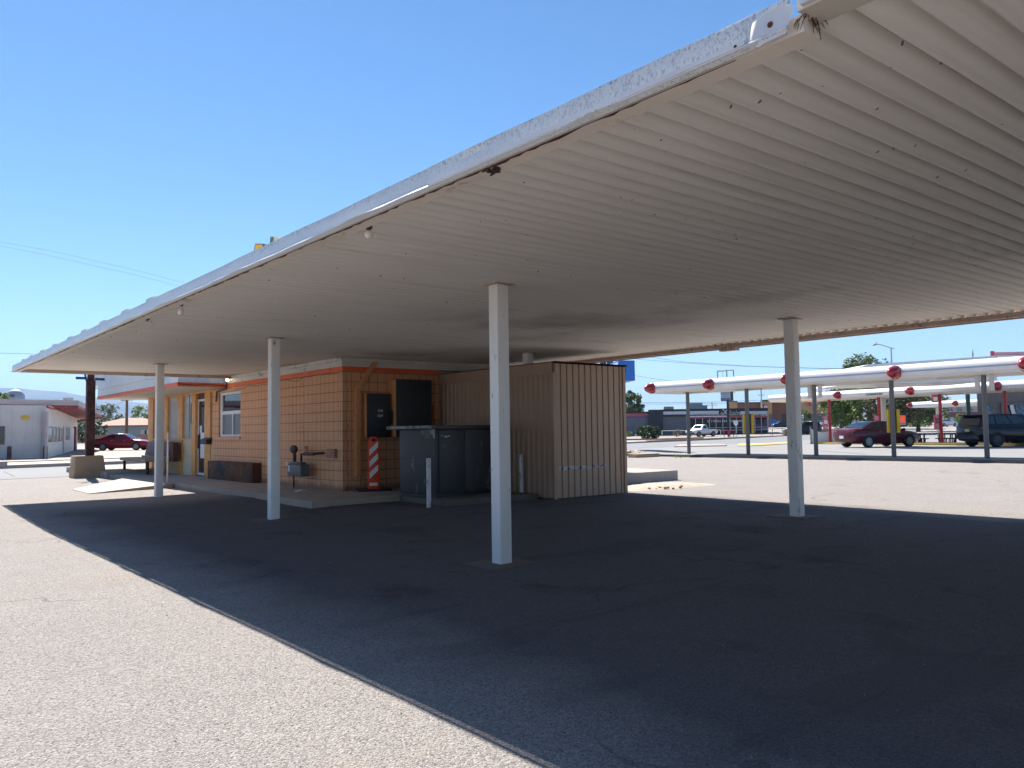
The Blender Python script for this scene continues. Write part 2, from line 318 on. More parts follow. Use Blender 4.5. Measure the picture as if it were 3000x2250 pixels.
plain('straw', (.10, .06, .03), .9, .3, 30); plain('bulb_white', (.72, .68, .60), .25, .05); plain('socket_brown', (.05, .035, .03), .6)
plain('lamp_glow', (1.0, .86, .58), .5, 0, emit=7); plain('lettering_white', (.80, .81, .82), .6, .1)
plain('vent_grille', (.30, .16, .11), .7, .4, 40); plain('sign_yellow', (.66, .40, .04), .45, .1, 3); plain('sign_teal', (.03, .17, .17), .4, .4, 6, dirt=(.25, .42, .32), dirt_amt=.6, dscale=5); plain('sign_cream', (.62, .56, .38), .5, .1, 4); plain('sign_navy', (.03, .06, .16), .5)
plain('silt', (.40, .335, .27), .95, .15, 3, bump=.5, bscale=30); plain('rubble_tan', (.45, .36, .27), .9, .3, 6, bump=.3)

# ------------------------------------------------------------------ ground
def gz(x, y):
    xe = 9.8-3.0*sstep(8, 13, y)
    return -.115*(1-sstep(4.4, xe, x))*(1-sstep(13, 21, y))*sstep(-14, -6, x)*sstep(-16, -9, y)
def gfull(x, y): return gz(x, y)+gh(x, y)
def axis_list(a, b, step, far):
    l = [a+i*step for i in range(int(round((b-a)/step))+1)]; s = step; p = b
    while p < far: s = min(s*1.22, 900); p += s; l.append(p)
    s = step; p = a
    while p > -far: s = min(s*1.22, 900); p -= s; l.insert(0, p)
    return l
xs = axis_list(-4, 14, .5, 9000); ys = axis_list(-6, 24, .5, 9000)
m = MB(); k = len(xs)
m.add([(x, y, gfull(x, y)) for y in ys for x in xs], [(j*k+i, j*k+i+1, (j+1)*k+i+1, (j+1)*k+i) for j in range(len(ys)-1) for i in range(k-1)])
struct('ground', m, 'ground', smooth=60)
def drape(name, quadpts, mat, lift, nu=24, nv=4):
    # a strip between two edge polylines (left edge list, right edge list), laid lift above the land
    A, B = quadpts; m = MB()
    def along(P, t):
        L = [0]
        for i in range(len(P)-1): L.append(L[-1]+math.dist(P[i], P[i+1]))
        s = t*L[-1]
        for i in range(len(P)-1):
            if s <= L[i+1]+1e-9:
                f = (s-L[i])/(L[i+1]-L[i]); return (P[i][0]+(P[i+1][0]-P[i][0])*f, P[i][1]+(P[i+1][1]-P[i][1])*f)
    for i in range(nu+1):
        a = along(A, i/nu); b = along(B, i/nu)
        for j in range(nv+1):
            x = a[0]+(b[0]-a[0])*j/nv; y = a[1]+(b[1]-a[1])*j/nv; m.v.append(Vector((x, y, gfull(x, y)+lift+(.03 if math.hypot(x, y) > 95 else 0))))
    m.f = [(i*(nv+1)+j, i*(nv+1)+j+1, (i+1)*(nv+1)+j+1, (i+1)*(nv+1)+j) for i in range(nu) for j in range(nv)]
    return struct(name, m, mat)
NEAR = [(-120, 28.6), (5, 29.5), (39, 34.6), (62, 40), (100, 51), (150, 66)]
FARE = [(-120, 39.0), (5, 39.9), (40, 46.5), (59.1, 52.3), (98.5, 62.6), (150, 79)]
drape('street', (NEAR, FARE), 'street_asphalt', .008, 60, 6)
drape('parking_lot', ([(29.4, -30), (29.4, 31.5)], [(95, -30), (95, 47)]), 'lot_asphalt', .10, 20, 10)
# kerbs and pavement beyond the street
def kerb(name, P, w, h, mat, side=1):
    m = MB()
    for (a, b) in zip(P[:-1], P[1:]):
        u = Vector((b[0]-a[0], b[1]-a[1], 0)); L = u.length
        m.obox(a, u, 0, L+.01, 0, w*side if side > 0 else 0, min(gfull(*a), gfull(*b))-.1, max(gfull(*a), gfull(*b))+h)
    return struct(name, m, mat)
kerb('kerb', FARE[:4], 4.2, .15, 'pale_concrete')
FAR2 = [(x-.5, y+4.3) for x, y in FARE[:4]]
kerb('pavement', FAR2, 60, .19, 'concrete')
kerb('kerb', FARE[3:], .25, .14, 'plinth_concrete')
kerb('kerb', [(29.35, -30), (29.35, 26.2)], .16, .10, 'footing_concrete')
m = MB(); m.box(4.3, 5.0, -1, -.5, 0, 0)
def strip(name, a, b, w, mat, lift=.004):
    u = Vector((b[0]-a[0], b[1]-a[1], 0)); L = u.length; u.normalize(); v = Vector((-u.y, u.x, 0)); n = max(1, int(L/.4)); m = MB()
    for i in range(n+1):
        p = Vector((a[0], a[1], 0))+u*(L*i/n)
        for s in (-w/2, w/2):
            q = p+v*s; m.v.append(Vector((q.x, q.y, gfull(q.x, q.y)+lift+.004)))
    m.f = [(2*i, 2*i+1, 2*i+3, 2*i+2) for i in range(n)]
    return struct(name, m, mat)
n = NT('faded_line'); v = n.coord(); wear = n.ramp(n.noise(v, 6, 6, .7), .42, .60)
n.base(n.mix(n.math('MULTIPLY', wear, .55), (.088, .083, .088), (.20, .17, .12))); n.b.inputs['Roughness'].default_value = .9; n.bump(n.noise(v, 60, 4), .4, .008)
n = NT('worn_white_line'); v = n.coord(); wear = n.ramp(n.noise(v, 7, 6, .7), .45, .62)
n.base(n.mix(n.math('MULTIPLY', wear, .4), (.088, .083, .083), (.25, .23, .20))); n.b.inputs['Roughness'].default_value = .9
plain('street_white', (.6, .6, .58), .7, .1)
strip('street_line', (-40, 34.2), (4, 34.55), .12, 'street_white', .012); strip('street_line', (41, 42.2), (58, 46.8), .12, 'street_white', .012)
strip('parking_line', (17.5, 62), (21, 82), .35, 'street_white', .02); strip('parking_line', (24, 58), (27.5, 78), .3, 'street_white', .02)

# ------------------------------------------------------------------ the long canopy
ZS, YF, YN, XL, XR = 2.83, 21.16, -16.0, 2.90, 12.50
can = thing('carport_canopy', 'long open carport canopy with white ribbed metal roof on square white columns', 'canopy', (7.6, 8, 0))
prof = [(0, .062), (.06, .062), (.09, .046), (.14, .030), (.24, .013), (.37, .003), (.50, .0), (.63, .003), (.76, .013), (.86, .030), (.91, .046), (.94, .062)]
P = .1622; m = MB(can); rows = []
yy = YN
while yy < YF:
    for t, h in prof:
        if yy+t*P < YF: rows.append((yy+t*P, h))
    yy += P
xs_ = [2.848, 5.2, 7.6, 10.2, XR+.06]
for y, h in rows:
    for x in xs_: m.v.append(Vector((x, y, ZS+h+.004*math.sin(x*1.3+y*.7)))-m.o)
nx = len(xs_); m.f = [(j*nx+i, j*nx+i+1, (j+1)*nx+i+1, (j+1)*nx+i) for j in range(len(rows)-1) for i in range(nx-1)]
roof = build('roof_sheet', m, 'ribbed_sheet', can, smooth=25)
# left fascia: flashing with a crumpled drip lip
m = MB(can); N = 260; y0, y1 = 1.64, 21.2
for i in range(N+1):
    y = y0+(y1-y0)*i/N; w = .004*math.sin(y*2.1)+.003*math.sin(y*5.3+1)
    b = .006*math.sin(y*.9)*math.sin(y*2.1)+.010*max(0, math.sin(y*2.7+.6))**6+.003*math.sin(y*9)*math.sin(y*1.7)
    for (x, z) in ((2.742, 2.904), (2.7135, 2.904+w*.5), (2.7125, 2.899+w*.5), (2.7135+w, 2.865), (2.711, 2.828), (2.708, 2.802), (2.702, 2.791), (2.682-b, 2.777+b*.3), (2.683-b, 2.770+b*.3), (2.712, 2.757)):
        m.v.append(Vector((x, y, z))-m.o)
q = 10; m.f = [(i*q+j, i*q+j+1, (i+1)*q+j+1, (i+1)*q+j) for i in range(N) for j in range(q-1)]
fas = build('flashing', m, 'painted_flashing', can, smooth=22)
m = MB(can); m.box(2.684, 2.700, 1.83, 4.1, 2.768, 2.800); m.box(2.679, 2.6842, 1.83, 4.1, 2.776, 2.779); build('drip_strip', m, 'flash_strip', fas)
m = MB(can); m.extr([(2.704, 1.64, 2.845), (2.704, 1.70, 2.872), (2.704, 1.80, 2.86), (2.704, 1.83, 2.79), (2.704, 1.78, 2.752), (2.704, 1.68, 2.755)], (-.012, -.03, 0)); build('end_plate', m, 'flash_strip', fas)
for (y, z) in ((1.715, 2.815), (1.87, 2.786)): m = MB(can); m.lathe((2.695, y, z), [(.012, 0), (.012, .006), (.007, .012)], (-1, 0, 0), 10); build('screw', m, 'rust', fas)
m = MB(can); m.box(2.735, 2.845, 1.60, 21.14, 2.757, 2.826); build('soffit_board', m, 'soffit_paint', can)
m = MB(can); r8 = random.Random(6); NR = 300
for i in range(NR+1):
    y = 1.9+i*(21.0-1.9)/NR; wv = max(0, r8.gauss(.007, .008)+.012*math.sin(y*2.3)*math.sin(y*.7)); m.v += [Vector((2.726, y, 2.7545))-m.o, Vector((2.733+wv, y, 2.7545))-m.o]
m.f = [(2*i, 2*i+1, 2*i+3, 2*i+2) for i in range(NR)]; build('rust_edge', m, 'rust', can)
m = MB(can); m.box(2.692, 2.846, -16, 1.60, 2.818, 2.93); build('near_fascia_board', m, 'soffit_cream', can)
m = MB(can); m.box(2.668, 2.6915, -16, 1.575, 2.826, 2.96); build('near_flashing', m, 'flash_strip', can)
for px, py in ((440, 878), (365, 915), (300, 947), (245, 970), (203, 992), (158, 1012), (122, 1028), (90, 1044), (68, 1052)):
    y = hit(px, py+8, 0, 2.74)[1]; m = MB(can); m.box(2.73, 2.90, y-.16, y+.16, 2.90, 2.945); build('rib_end', m, 'painted_flashing', can)
m = MB(can); m.box(12.50, 12.60, -16, 21.2, 2.757, 2.826); m.box(12.602, 12.63, -16, 21.2, 2.74, 2.90); build('edge_beam', m, 'beam_paint', can)
m = MB(can); m.box(12.48, 12.62, 8.9, 9.25, 2.70, 2.7565); build('splice_bracket', m, 'beam_paint', can)
m = MB(can); m.box(2.715, 12.63, 21.145, 21.20, 2.757, 2.90); build('end_beam', m, 'beam_paint', can)
m = MB(can); m.box(2.72, 12.6, -16.03, -16.0, 2.757, 2.90); build('end_beam', m, 'beam_paint', can)
def column(x, y, w=.152):
    z0 = gz(x, y)-.06; m = MB(can); m.box(x, x+w, y, y+w, z0, 2.822); c = build('column', m, 'column_paint', can, bevel=.012)
    m = MB(can); m.box(x-.05, x+w+.05, y-.05, y+w+.05, 2.8225, 2.83); build('cap_plate', m, 'beam_paint', c)
    return c
COLS = [(5.20, 6.64), (5.155, 12.47), (5.02, 18.3), (10.37, 6.41), (10.33, 12.24)]
for x, y in COLS: column(x, y)
for x, y in ((5.2, .8), (10.37, .6), (5.2, -5), (10.37, -5), (5.2, -10.8), (10.37, -10.8)): column(x, y)
m = MB()
for x, y in COLS[:2]+COLS[3:4]:
    m = MB(); s = .29; cx, cy = x+.076, y+.076
    m.hexa([(cx+a*s, cy+b*s, gz(cx+a*s, cy+b*s)-.08) for a, b in ((-1.05, -1), (1, -.95), (1.05, 1), (-1, 1.05))], [(cx+a*s, cy+b*s, gz(cx+a*s, cy+b*s)+.011) for a, b in ((-1.05, -1), (1, -.95), (1.05, 1), (-1, 1.05))])
    struct('footing', m, 'footing_concrete', bevel=.008)
def bulb(name, p, label, kind):
    t = thing(name, label, 'light bulb', p, 'bulbs hanging under the canopy edge')
    m = MB(); m.lathe((0, 0, -.005), [(.026, .04), (.028, .0), (.018, -.012)], n=14); build('socket', m, 'socket_brown', t)
    m = MB()
    if kind == 'globe': m.lathe((0, 0, -.055), [(.032*math.sin(a), .032*-math.cos(a)) for a in [i*math.pi/10 for i in range(11)]], n=16)
    elif kind == 'pear': m.lathe((0, 0, -.01), [(.014, -.002), (.017, -.02), (.030, -.05), (.036, -.075), (.030, -.10), (.014, -.113), (0, -.116)], n=16)
    else:
        m.tube([(.025*math.cos(a), .025*math.sin(a), -.02-a*.006) for a in [i*.5 for i in range(32)]], .008, 6)
    build('bulb', m, 'bulb_white', t); return t
bulb('globe_bulb', (2.93, 5.28, 2.80), 'round globe bulb under the canopy edge, nearest of the three bulbs', 'globe')
bulb('light_bulb', (2.92, 9.72, 2.80), 'pear shaped white bulb hanging in a dark socket under the canopy edge', 'pear')
t = bulb('spiral_bulb', (2.93, 11.15, 2.80), 'tilted spiral energy saving bulb under the canopy edge near its far end', 'spiral'); t.rotation_euler = (0, R(-38), 0)
m = MB(); 
for i in range(46):
    a = random.random()*6.28; l = .025+random.random()*.06; p = Vector((2.80+random.uniform(-.05, .04), 1.61+random.uniform(-.03, .03), 2.835))
    m.tube([p, p+Vector((math.cos(a)*.03, math.sin(a)*.02, -l*.5)), p+Vector((math.cos(a)*.045, math.sin(a)*.03, -l))], [.003, .002, .001], 4)
solo('bird_nest', m, 'straw', 'ragged straw bird nest hanging from the gap in the canopy edge', 'nest')
m = MB(); rnd = random.Random(3)
for i in range(14):
    y = 3.55+rnd.uniform(-.06, .07); x = 2.775+rnd.uniform(-.025, .03); m.tube([(x, y, 2.757), (x+rnd.uniform(-.02, .03), y+rnd.uniform(-.07, .07), 2.745)], [.012, .004], 5)
solo('bird_nest', m, 'dark_wood', 'dark nest debris poking out of a rotted hole in the soffit board', 'nest')

# ------------------------------------------------------------------ concrete round the snack bar
m = MB()
m.prism([(6.19, 13.2), (10.05, 13.2), (10.05, 15.1), (14, 15.1), (14, 27.5), (6.16, 27.5), (6.14, 21.6), (6.25, 19.0), (6.36, 16.4), (6.20, 14.2)], -.2, .107); struct('walkway', m, 'concrete', bevel=.012)
m = MB(); m.prism([(6.06, 27.44), (14, 27.44), (14, 33.5), (6.06, 33.5)], -.1, .20); struct('walkway', m, 'concrete', bevel=.012)
m = MB(); m.hexa([(4.12, 20.2, -.06), (6.14, 20.9, -.06), (6.14, 25.2, -.06), (4.15, 22.2, -.06)], [(4.12, 20.2, .012), (6.14, 20.9, .106), (6.14, 25.2, .106), (4.15, 22.2, .012)]); struct('ramp', m, 'pale_concrete')
m = MB(); m.prism([(7.86, 11.55), (9.95, 11.55), (10.02, 13.19), (7.95, 13.19)], -.1, .10); struct('equipment_pad', m, 'footing_concrete', bevel=.01)
m = MB(); m.prism([(13.0, 13.3), (16.05, 13.25), (16.15, 15.2), (13.0, 15.2)], -.1, .24); struct('concrete_slab', m, 'pale_concrete', bevel=.01)

# ------------------------------------------------------------------ the snack bar
B0 = (10.5, 19, .107)
sb = thing('snack_bar', 'low orange concrete block snack bar standing under the canopy', 'building', B0)
m = MB(sb)
m.box(7.725, 7.925, 15.03, 20.68, .08, 2.55); m.box(7.725, 7.925, 20.68, 22.30, .08, 1.17); m.box(7.725, 7.925, 20.68, 22.30, 2.43, 2.55); m.box(7.725, 7.925, 22.30, 22.80, .08, 2.55)
m.box(7.926, 14.8, 15.03, 15.23, .08, 2.55); m.box(14.6, 14.8, 15.23, 29.2, .08, 2.55); m.box(7.926, 14.6, 29.0, 29.2, .08, 2.55)
build('block_wall', m, 'painted_block', sb, smooth=0)
m = MB(sb); m.box(7.717, 7.7245, 15.022, 21.80, 2.551, 2.652); m.box(7.725, 10.08, 15.022, 15.0295, 2.551, 2.652); build('trim_band', m, 'orange_trim', sb)
m = MB(sb); m.box(7.700, 14.8, 15.005, 22.8, 2.6525, 2.762); m.box(7.645, 14.85, 14.955, 22.8, 2.7625, 2.828); build('cornice', m, 'white_trim', sb)
m = MB(sb); m.box(7.95, 14.6, 15.25, 29, 2.56, 2.65); build('flat_roof', m, 'soffit_cream', sb)
# projecting sign fascia over the front
ov = MB(sb); ov.box(6.50, 14.9, 21.82, 30.8, 2.672, 2.81); ov.box(6.50, 14.9, 21.9, 30.8, 2.812, 3.62); ov.box(6.50, 7.6, 30.81, 32.2, 3.06, 3.9); ov.box(6.45, 6.497, 23.2, 30.4, 2.90, 3.55)
sf = build('sign_fascia', ov, 'fascia_white', sb)
m = MB(sb); m.box(6.488, 14.9, 21.808, 30.81, 2.57, 2.671); build('trim_band', m, 'orange_trim', sf)
m = MB(sb); m.box(6.55, 7.9, 21.86, 30.7, 2.560, 2.5695); build('soffit', m, 'soffit_cream', sf)
# storefront
piers = [(23.00, 23.24), (23.25, 23.47), (24.27, 24.59), (25.49, 25.98), (27.0, 27.4), (28.62, 29.2)]
for a, b in piers: m = MB(sb); m.box(7.725, 7.87, a, b, .108, 2.558); build('pier', m, 'pier_orange', sb, bevel=.006)
m = MB(sb); m.box(7.735, 7.86, 22.80, 29.2, 2.50, 2.556); build('head_rail', m, 'pier_orange', sb)
for a, b in ((24.59, 25.49), (25.98, 27.0), (27.4, 28.62)):
    m = MB(sb); m.box(7.755, 7.87, a, b, .108, 1.15); build('panel', m, 'panel_cream', sb)
    m = MB(sb); m.box(7.715, 7.95, a-.02, b+.02, 1.151, 1.20); build('sill', m, 'sill_peach', sb)
    m = MB(sb); m.box(7.79, 7.80, a, b, 1.20, 2.50); build('window', m, 'store_glass', sb)
m = MB(sb); m.box(7.755, 7.87, 22.80, 23.0, .108, 1.15); build('panel', m, 'panel_cream', sb)
m = MB(sb); m.box(7.79, 7.80, 22.80, 23.0, 1.15, 2.50); build('window', m, 'store_glass', sb)
d = MB(sb); d.box(7.82, 7.86, 23.47, 24.27, .13, 2.33); dr = build('door', d, 'dark_glass', sb); dr['label'] = 'dark glass door with paper taped inside'
m = MB(sb)
for y0_, y1_, z0_, z1_ in ((23.47, 23.53, .13, 2.33), (24.21, 24.27, .13, 2.33), (23.53, 24.21, 2.27, 2.33), (23.53, 24.21, .13, .20)): m.box(7.805, 7.8195, y0_, y1_, z0_, z1_)
build('door_frame', m, 'white_frame', dr)
m = MB(sb); m.box(7.812, 7.8185, 23.54, 24.06, .62, 1.36); m.box(7.812, 7.8185, 23.95, 24.12, 1.36, 1.56); build('paper_sheet', m, 'paper', dr)
m = MB(sb); m.box(7.76, 7.804, 24.10, 24.16, .9, 1.3); build('handle', m, 'black_metal', dr)
m = MB(sb); m.box(7.82, 7.86, 23.47, 24.27, 2.335, 2.5); build('transom', m, 'door_brown', sb)
m = MB(sb); m.box(7.774, 7.787, 24.62, 24.86, 1.64, 2.22); ws = build('window_sign', m, 'door_brown', sb)
m = MB(sb)
for i in range(7): m.box(7.769, 7.7735, 24.66+.02*(i % 2), 24.82-.015*((i*5) % 3), 1.70+i*.072, 1.70+i*.072+.03)
build('lettering', m, 'seat_maroon', ws)
m = MB(sb); m.box(7.78, 7.7895, 24.99, 25.0, 1.2, 2.5); build('mullion', m, 'black_metal', sb)
# side window in the block wall
m = MB(sb); m.box(7.69, 7.80, 20.66, 22.34, 1.171, 1.236); build('window_sill', m, 'sill_peach', sb)
wf = MB(sb)
for a in ((20.68, 20.74, 1.24, 2.425), (22.14, 22.30, 1.24, 2.425), (20.74, 22.14, 2.36, 2.425), (20.74, 22.14, 1.83, 1.92), (20.74, 22.14, 1.24, 1.29)): wf.box(7.77, 7.84, *a)
wf.box(7.775, 7.835, 21.36, 21.41, 1.29, 1.83)
wfo = build('window_frame', wf, 'white_frame', sb)
m = MB(sb); m.box(7.80, 7.81, 20.74, 22.14, 1.92, 2.36); build('upper_pane', m, 'dark_glass', wfo)
m = MB(sb); m.box(7.805, 7.815, 20.74, 21.36, 1.29, 1.83); m.box(7.805, 7.815, 21.41, 22.14, 1.29, 1.83); build('lower_pane', m, 'frosted_glass', wfo)
m = MB(sb); m.box(7.66, 7.7245, 15.27, 15.63, .77, .96); build('wall_vent', m, 'vent_grille', sb)
m = MB(sb); m.box(7.985, 8.085, 14.93, 15.0285, .39, 2.19)
m.extr([(7.985, 14.935, 2.191), (8.085, 14.935, 2.191), (8.50, 14.935, 2.76), (8.40, 14.935, 2.76)], (0, .09, 0)); build('downspout', m, 'enclosure_orange', sb)
# wires stapled under the trim
m = MB(sb); r2 = random.Random(5)
pts = [(7.70, 15.2+i*.33, 2.50+r2.uniform(-.05, .045)) for i in range(20)]; m.tube(pts, .005, 5); m.tube([(6.47, 21.79+.0, 2.63), (6.9, 21.78, 2.60), (7.3, 21.78, 2.63), (7.69, 21.76, 2.60), (7.69, 21.6, 2.50), (7.69, 22.3, 2.46)], .009, 5); build('cable', m, 'black_metal', sb)
m = MB(sb); m.tube([(7.69, 21.62, 2.70), (7.69, 21.62, 2.52), (7.69, 22.35, 2.47), (7.69, 22.42, 2.20)], .022, 8); build('conduit', m, 'enclosure_grey', sb)
lm = thing('wall_lamp', 'lit floodlight glowing yellow where the canopy meets the snack bar corner', 'lamp', (7.60, 21.28, 2.73))
m = MB(); m.lathe((.02, 0, .02), [(.03, .05), (.045, .02), (.06, 0)], (-.5, -.2, -.8), 14); build('housing', m, 'meter_grey', lm)
m = MB(); m.lathe((0, 0, 0), [(.05*math.sin(a), .036*-math.cos(a)) for a in [i*math.pi/8 for i in range(9)]], n=14); build('lens', m, 'lamp_glow', lm)
mb_ = thing('mail_box', 'small black mail box fixed beside the snack bar door', 'mail box', (7.60, 23.1, 1.0))
m = MB(); m.box(-.02, .125, -.23, .25, .03, .16); build('body', m, 'black_metal', mb_, bevel=.01)
m = MB(); m.extr([(-.03, -.24, .16), (.125, -.24, .22), (.125, -.24, .165)], (0, .5, 0)); build('lid', m, 'meter_grey', mb_)

# electrical boxes on the dark wall
t = thing('switch_box', 'blue grey electrical switch box marked ON and OFF on the orange wall', 'electrical box', (8.455, 15.03, 1.19))
m = MB(t); m.box(8.18, 8.72, 14.872, 15.028, 1.19, 2.09); build('housing', m, 'enclosure_orange', t, bevel=.006)
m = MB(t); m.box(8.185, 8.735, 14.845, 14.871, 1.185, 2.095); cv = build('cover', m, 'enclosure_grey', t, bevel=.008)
m = MB(t); m.box(8.32, 8.64, 14.832, 14.8445, 1.50, 1.93); build('raised_panel', m, 'enclosure_grey', cv, bevel=.01)
m = MB(t); m.box(8.70, 8.76, 14.80, 14.84, 1.45, 1.75); build('lever', m, 'black_metal', cv)
text(cv, 'lettering', 'ON', 'lettering_white', (8.49, 14.830, 1.735), (1, 0, 0), .075, ext=.002); text(cv, 'lettering', 'OFF', 'lettering_white', (8.485, 14.830, 1.625), (1, 0, 0), .075, ext=.002)
t = thing('meter_cabinet', 'large plain blue grey electrical cabinet on the orange wall beside the switch box', 'electrical box', (9.23, 15.03, 1.19))
m = MB(t); m.box(8.79, 9.66, 14.722, 15.028, 1.19, 2.39); build('housing', m, 'enclosure_orange', t, bevel=.006)
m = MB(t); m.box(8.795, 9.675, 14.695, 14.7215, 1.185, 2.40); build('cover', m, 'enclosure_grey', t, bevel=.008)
t = thing('junction_box', 'little orange painted box on the wall next to the brown shed', 'electrical box', (9.97, 15.03, 1.5))
m = MB(t); m.box(9.90, 10.04, 14.93, 15.028, 1.56, 1.90); build('housing', m, 'enclosure_orange', t, bevel=.01)
m = MB(t); m.tube([(9.97, 14.98, 1.56), (9.97, 14.98, .12)], .02, 8); build('conduit', m, 'enclosure_orange', t)

# gas meter
t = thing('gas_meter', 'grey gas meter with black round regulator standing against the orange wall', 'gas meter', (7.45, 16.6, .107))
m = MB(t); m.box(7.36, 7.56, 16.24, 16.93, .37, .63); m.box(7.385, 7.535, 16.3, 16.87, .63, .68); build('body', m, 'meter_grey', t, bevel=.03)
m = MB(t); m.lathe((7.46, 16.80, .945), [(.03, -.05), (.085, -.035), (.092, 0), (.085, .035), (.03, .05)], (-1, -.35, 0), 20); build('regulator', m, 'meter_black', t)
m = MB(t); m.tube([(7.46, 16.80, .108), (7.46, 16.80, .86)], .017, 8); m.tube([(7.46, 16.72, .68), (7.46, 16.72, .80), (7.46, 16.76, .87)], .022, 8); m.tube([(7.46, 16.42, .68), (7.46, 16.42, .84), (7.50, 16.36, .85), (7.50, 15.85, .86), (7.70, 15.82, .87)], .026, 8); build('pipe', m, 'rust', t)
m = MB(t); m.tube([(7.50, 16.36, .85), (7.50, 15.88, .855)], .036, 8); build('valve', m, 'meter_black', t)
m = MB(t); m.lathe((7.56, 16.44, .86), [(.05, 0), (.06, .05), (.055, .13), (.02, .16)], (0, 0, 1), 12); build('cap', m, 'sill_peach', t)
m = MB(t); m.box(7.352, 7.3595, 16.78, 16.86, .47, .60); m.box(7.34, 7.359, 16.86, 16.95, .60, .66); build('tag_plate', m, 'paper', t)

# striped channelizer leaning against the corner
t = thing('traffic_channelizer', 'orange upright traffic panel with white diagonal stripes on a black base', 'traffic panel', (8.20, 14.62, .107))
U = Vector((.93, -.36, 0)).normalized(); Wd = Vector((-U.y, U.x, 0))
def up(a, b, z): return Vector((8.20, 14.62, .107))+U*a+Wd*b+Vector((0, 0, z))
out = [(-.115, .02), (.115, .02), (.105, .9), (.095, 1.03), (.05, 1.095), (-.05, 1.095), (-.095, 1.03), (-.105, .9)]
m = MB(t); m.extr([up(a, -.045, z) for a, z in out], Wd*.10); pb = build('panel', m, 'safety_orange', t, bevel=.012)
pn = MB(t); 
def strp(z):
    w = .088; s = .17; h = .125
    pn.extr([up(-w, -.050, z), up(w, -.050, z+s), up(w, -.050, z+s+h), up(-w, -.050, z+h)], Wd*-.004)
for z in (.24, .475, .71): strp(z)
pn.extr([up(-.09, -.050, .105), up(.075, -.050, .105), up(.075, -.050, .165), up(-.09, -.050, .165)], Wd*-.003); build('stripes', pn, 'reflective_white', pb)
m = MB(t); m.extr([up(-.04, -.05, 1.0), up(.04, -.05, 1.0), up(.035, -.05, 1.05), up(-.035, -.05, 1.05)], Wd*-.003); build('hand_grip', m, 'black_rubber', pb)
m = MB(t); m.obox((8.20, 14.62), U, -.33, .36, -.2, .22, .108, .150); build('base', m, 'black_rubber', t, bevel=.012)

# transformer-like grey utility cabinet
t = thing('utility_cabinet', 'big weathered grey metal cabinet with two doors on a concrete pad', 'cabinet', (8.9, 12.6, .10))
cu, cw = Vector((.983, .184, 0)), Vector((-.184, .983, 0)); CO = Vector((8.07, 12.13, 0))
def cb(m, a0, a1, b0, b1, z0, z1): return m.obox((CO.x, CO.y), cu, a0, a1, b0, b1, z0, z1)
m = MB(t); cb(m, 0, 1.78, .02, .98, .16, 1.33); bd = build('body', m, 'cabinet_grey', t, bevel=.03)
m = MB(t); cb(m, .03, 1.75, .04, .95, .101, .16); build('plinth', m, 'black_metal', t)
m = MB(t); cb(m, -.05, 1.83, -.04, 1.28, 1.331, 1.40); build('lid', m, 'cabinet_grey', t, bevel=.012)
m = MB(t); cb(m, -.058, -.0505, .05, 1.27, 1.345, 1.395); build('worn_edge', m, 'cabinet_worn', t)
m = MB(t)
for q in range(7):
    b = .03+q*.052; cb(m, -.0045, -.0005, b, b+.045, 1.33-.06-.11*random.random(), 1.325)
build('paint_drips', m, 'cabinet_worn', t)
for a0, a1 in ((.075, .74), (.748, 1.72)): m = MB(t); cb(m, a0, a1, -.004, .018, .22, 1.305); dd = build('door', m, 'cabinet_grey', t, bevel=.006)
m = MB(t); cb(m, -.0035, .001, .4, .94, .80, .812); build('seam', m, 'black_metal', t)
for a, z, l in ((.20, 1.19, .05), (.235, 1.18, .04), (.285, 1.195, .05), (.13, 1.20, .01)): m = MB(t); m.tube([CO+cu*a+cw*-.008+Vector((0, 0, z)), CO+cu*(a+l)+cw*-.008+Vector((0, 0, z+.012))], .008, 5); build('sticker_scrap', m, 'paper', t)
def bollard(p, h, lab):
    m = MB(); m.lathe((0, 0, 0), [(.040, -.1), (.040, h-.012), (.034, h), (0, h)], n=18); o = build('bollard', m, 'chipped_white', None); o.location = p; tag(o, lab, 'bollard', 'white pipe bollards under the canopy')
bollard((7.62, 11.69, 0), .83, 'white pipe bollard with black chipped paint standing before the grey cabinet')
bollard((9.985, 12.07, 0), .825, 'cleaner white pipe bollard standing against the brown ribbed shed')

# ------------------------------------------------------------------ brown ribbed shed
n = NT('scraped_siding'); v = n.coord(); g = n.add('ShaderNodeNewGeometry'); sp = n.add('ShaderNodeSeparateXYZ'); n.link(g.outputs['Position'], sp.inputs[0])
col = n.mix(n.noise(v, 1.2, 5, .6), (.35, .245, .17), (.44, .315, .225))
col = n.mix(n.math('MULTIPLY', n.ramp(n.noise(n.coord((7, 7, .5)), 1.0, 5, .6), .55, .75), .35), col, (.24, .16, .11))
def rng(sock, a, b, w):
    r1 = n.add('ShaderNodeMapRange'); n.link(sock, r1.inputs[0]); r1.inputs[1].default_value = a-w; r1.inputs[2].default_value = a
    r2_ = n.add('ShaderNodeMapRange'); n.link(sock, r2_.inputs[0]); r2_.inputs[1].default_value = b+w; r2_.inputs[2].default_value = b
    return n.math('MULTIPLY', r1.outputs[0], r2_.outputs[0])
zc = n.math('SUBTRACT', sp.outputs[2], n.math('MULTIPLY', n.math('SUBTRACT', n.noise(n.coord((3, 3, 0)), 1.0, 3), .5), .14))
sm_ = n.math('MULTIPLY', rng(zc, .53, .585, .01), rng(sp.outputs[0], 10.22, 11.42, .05))
pt1 = n.math('MULTIPLY', sm_, n.ramp(n.noise(v, 11, 6, .7), .42, .50)); pt2 = n.math('MULTIPLY', sm_, n.ramp(n.noise(v, 13, 5, .7), .52, .56))
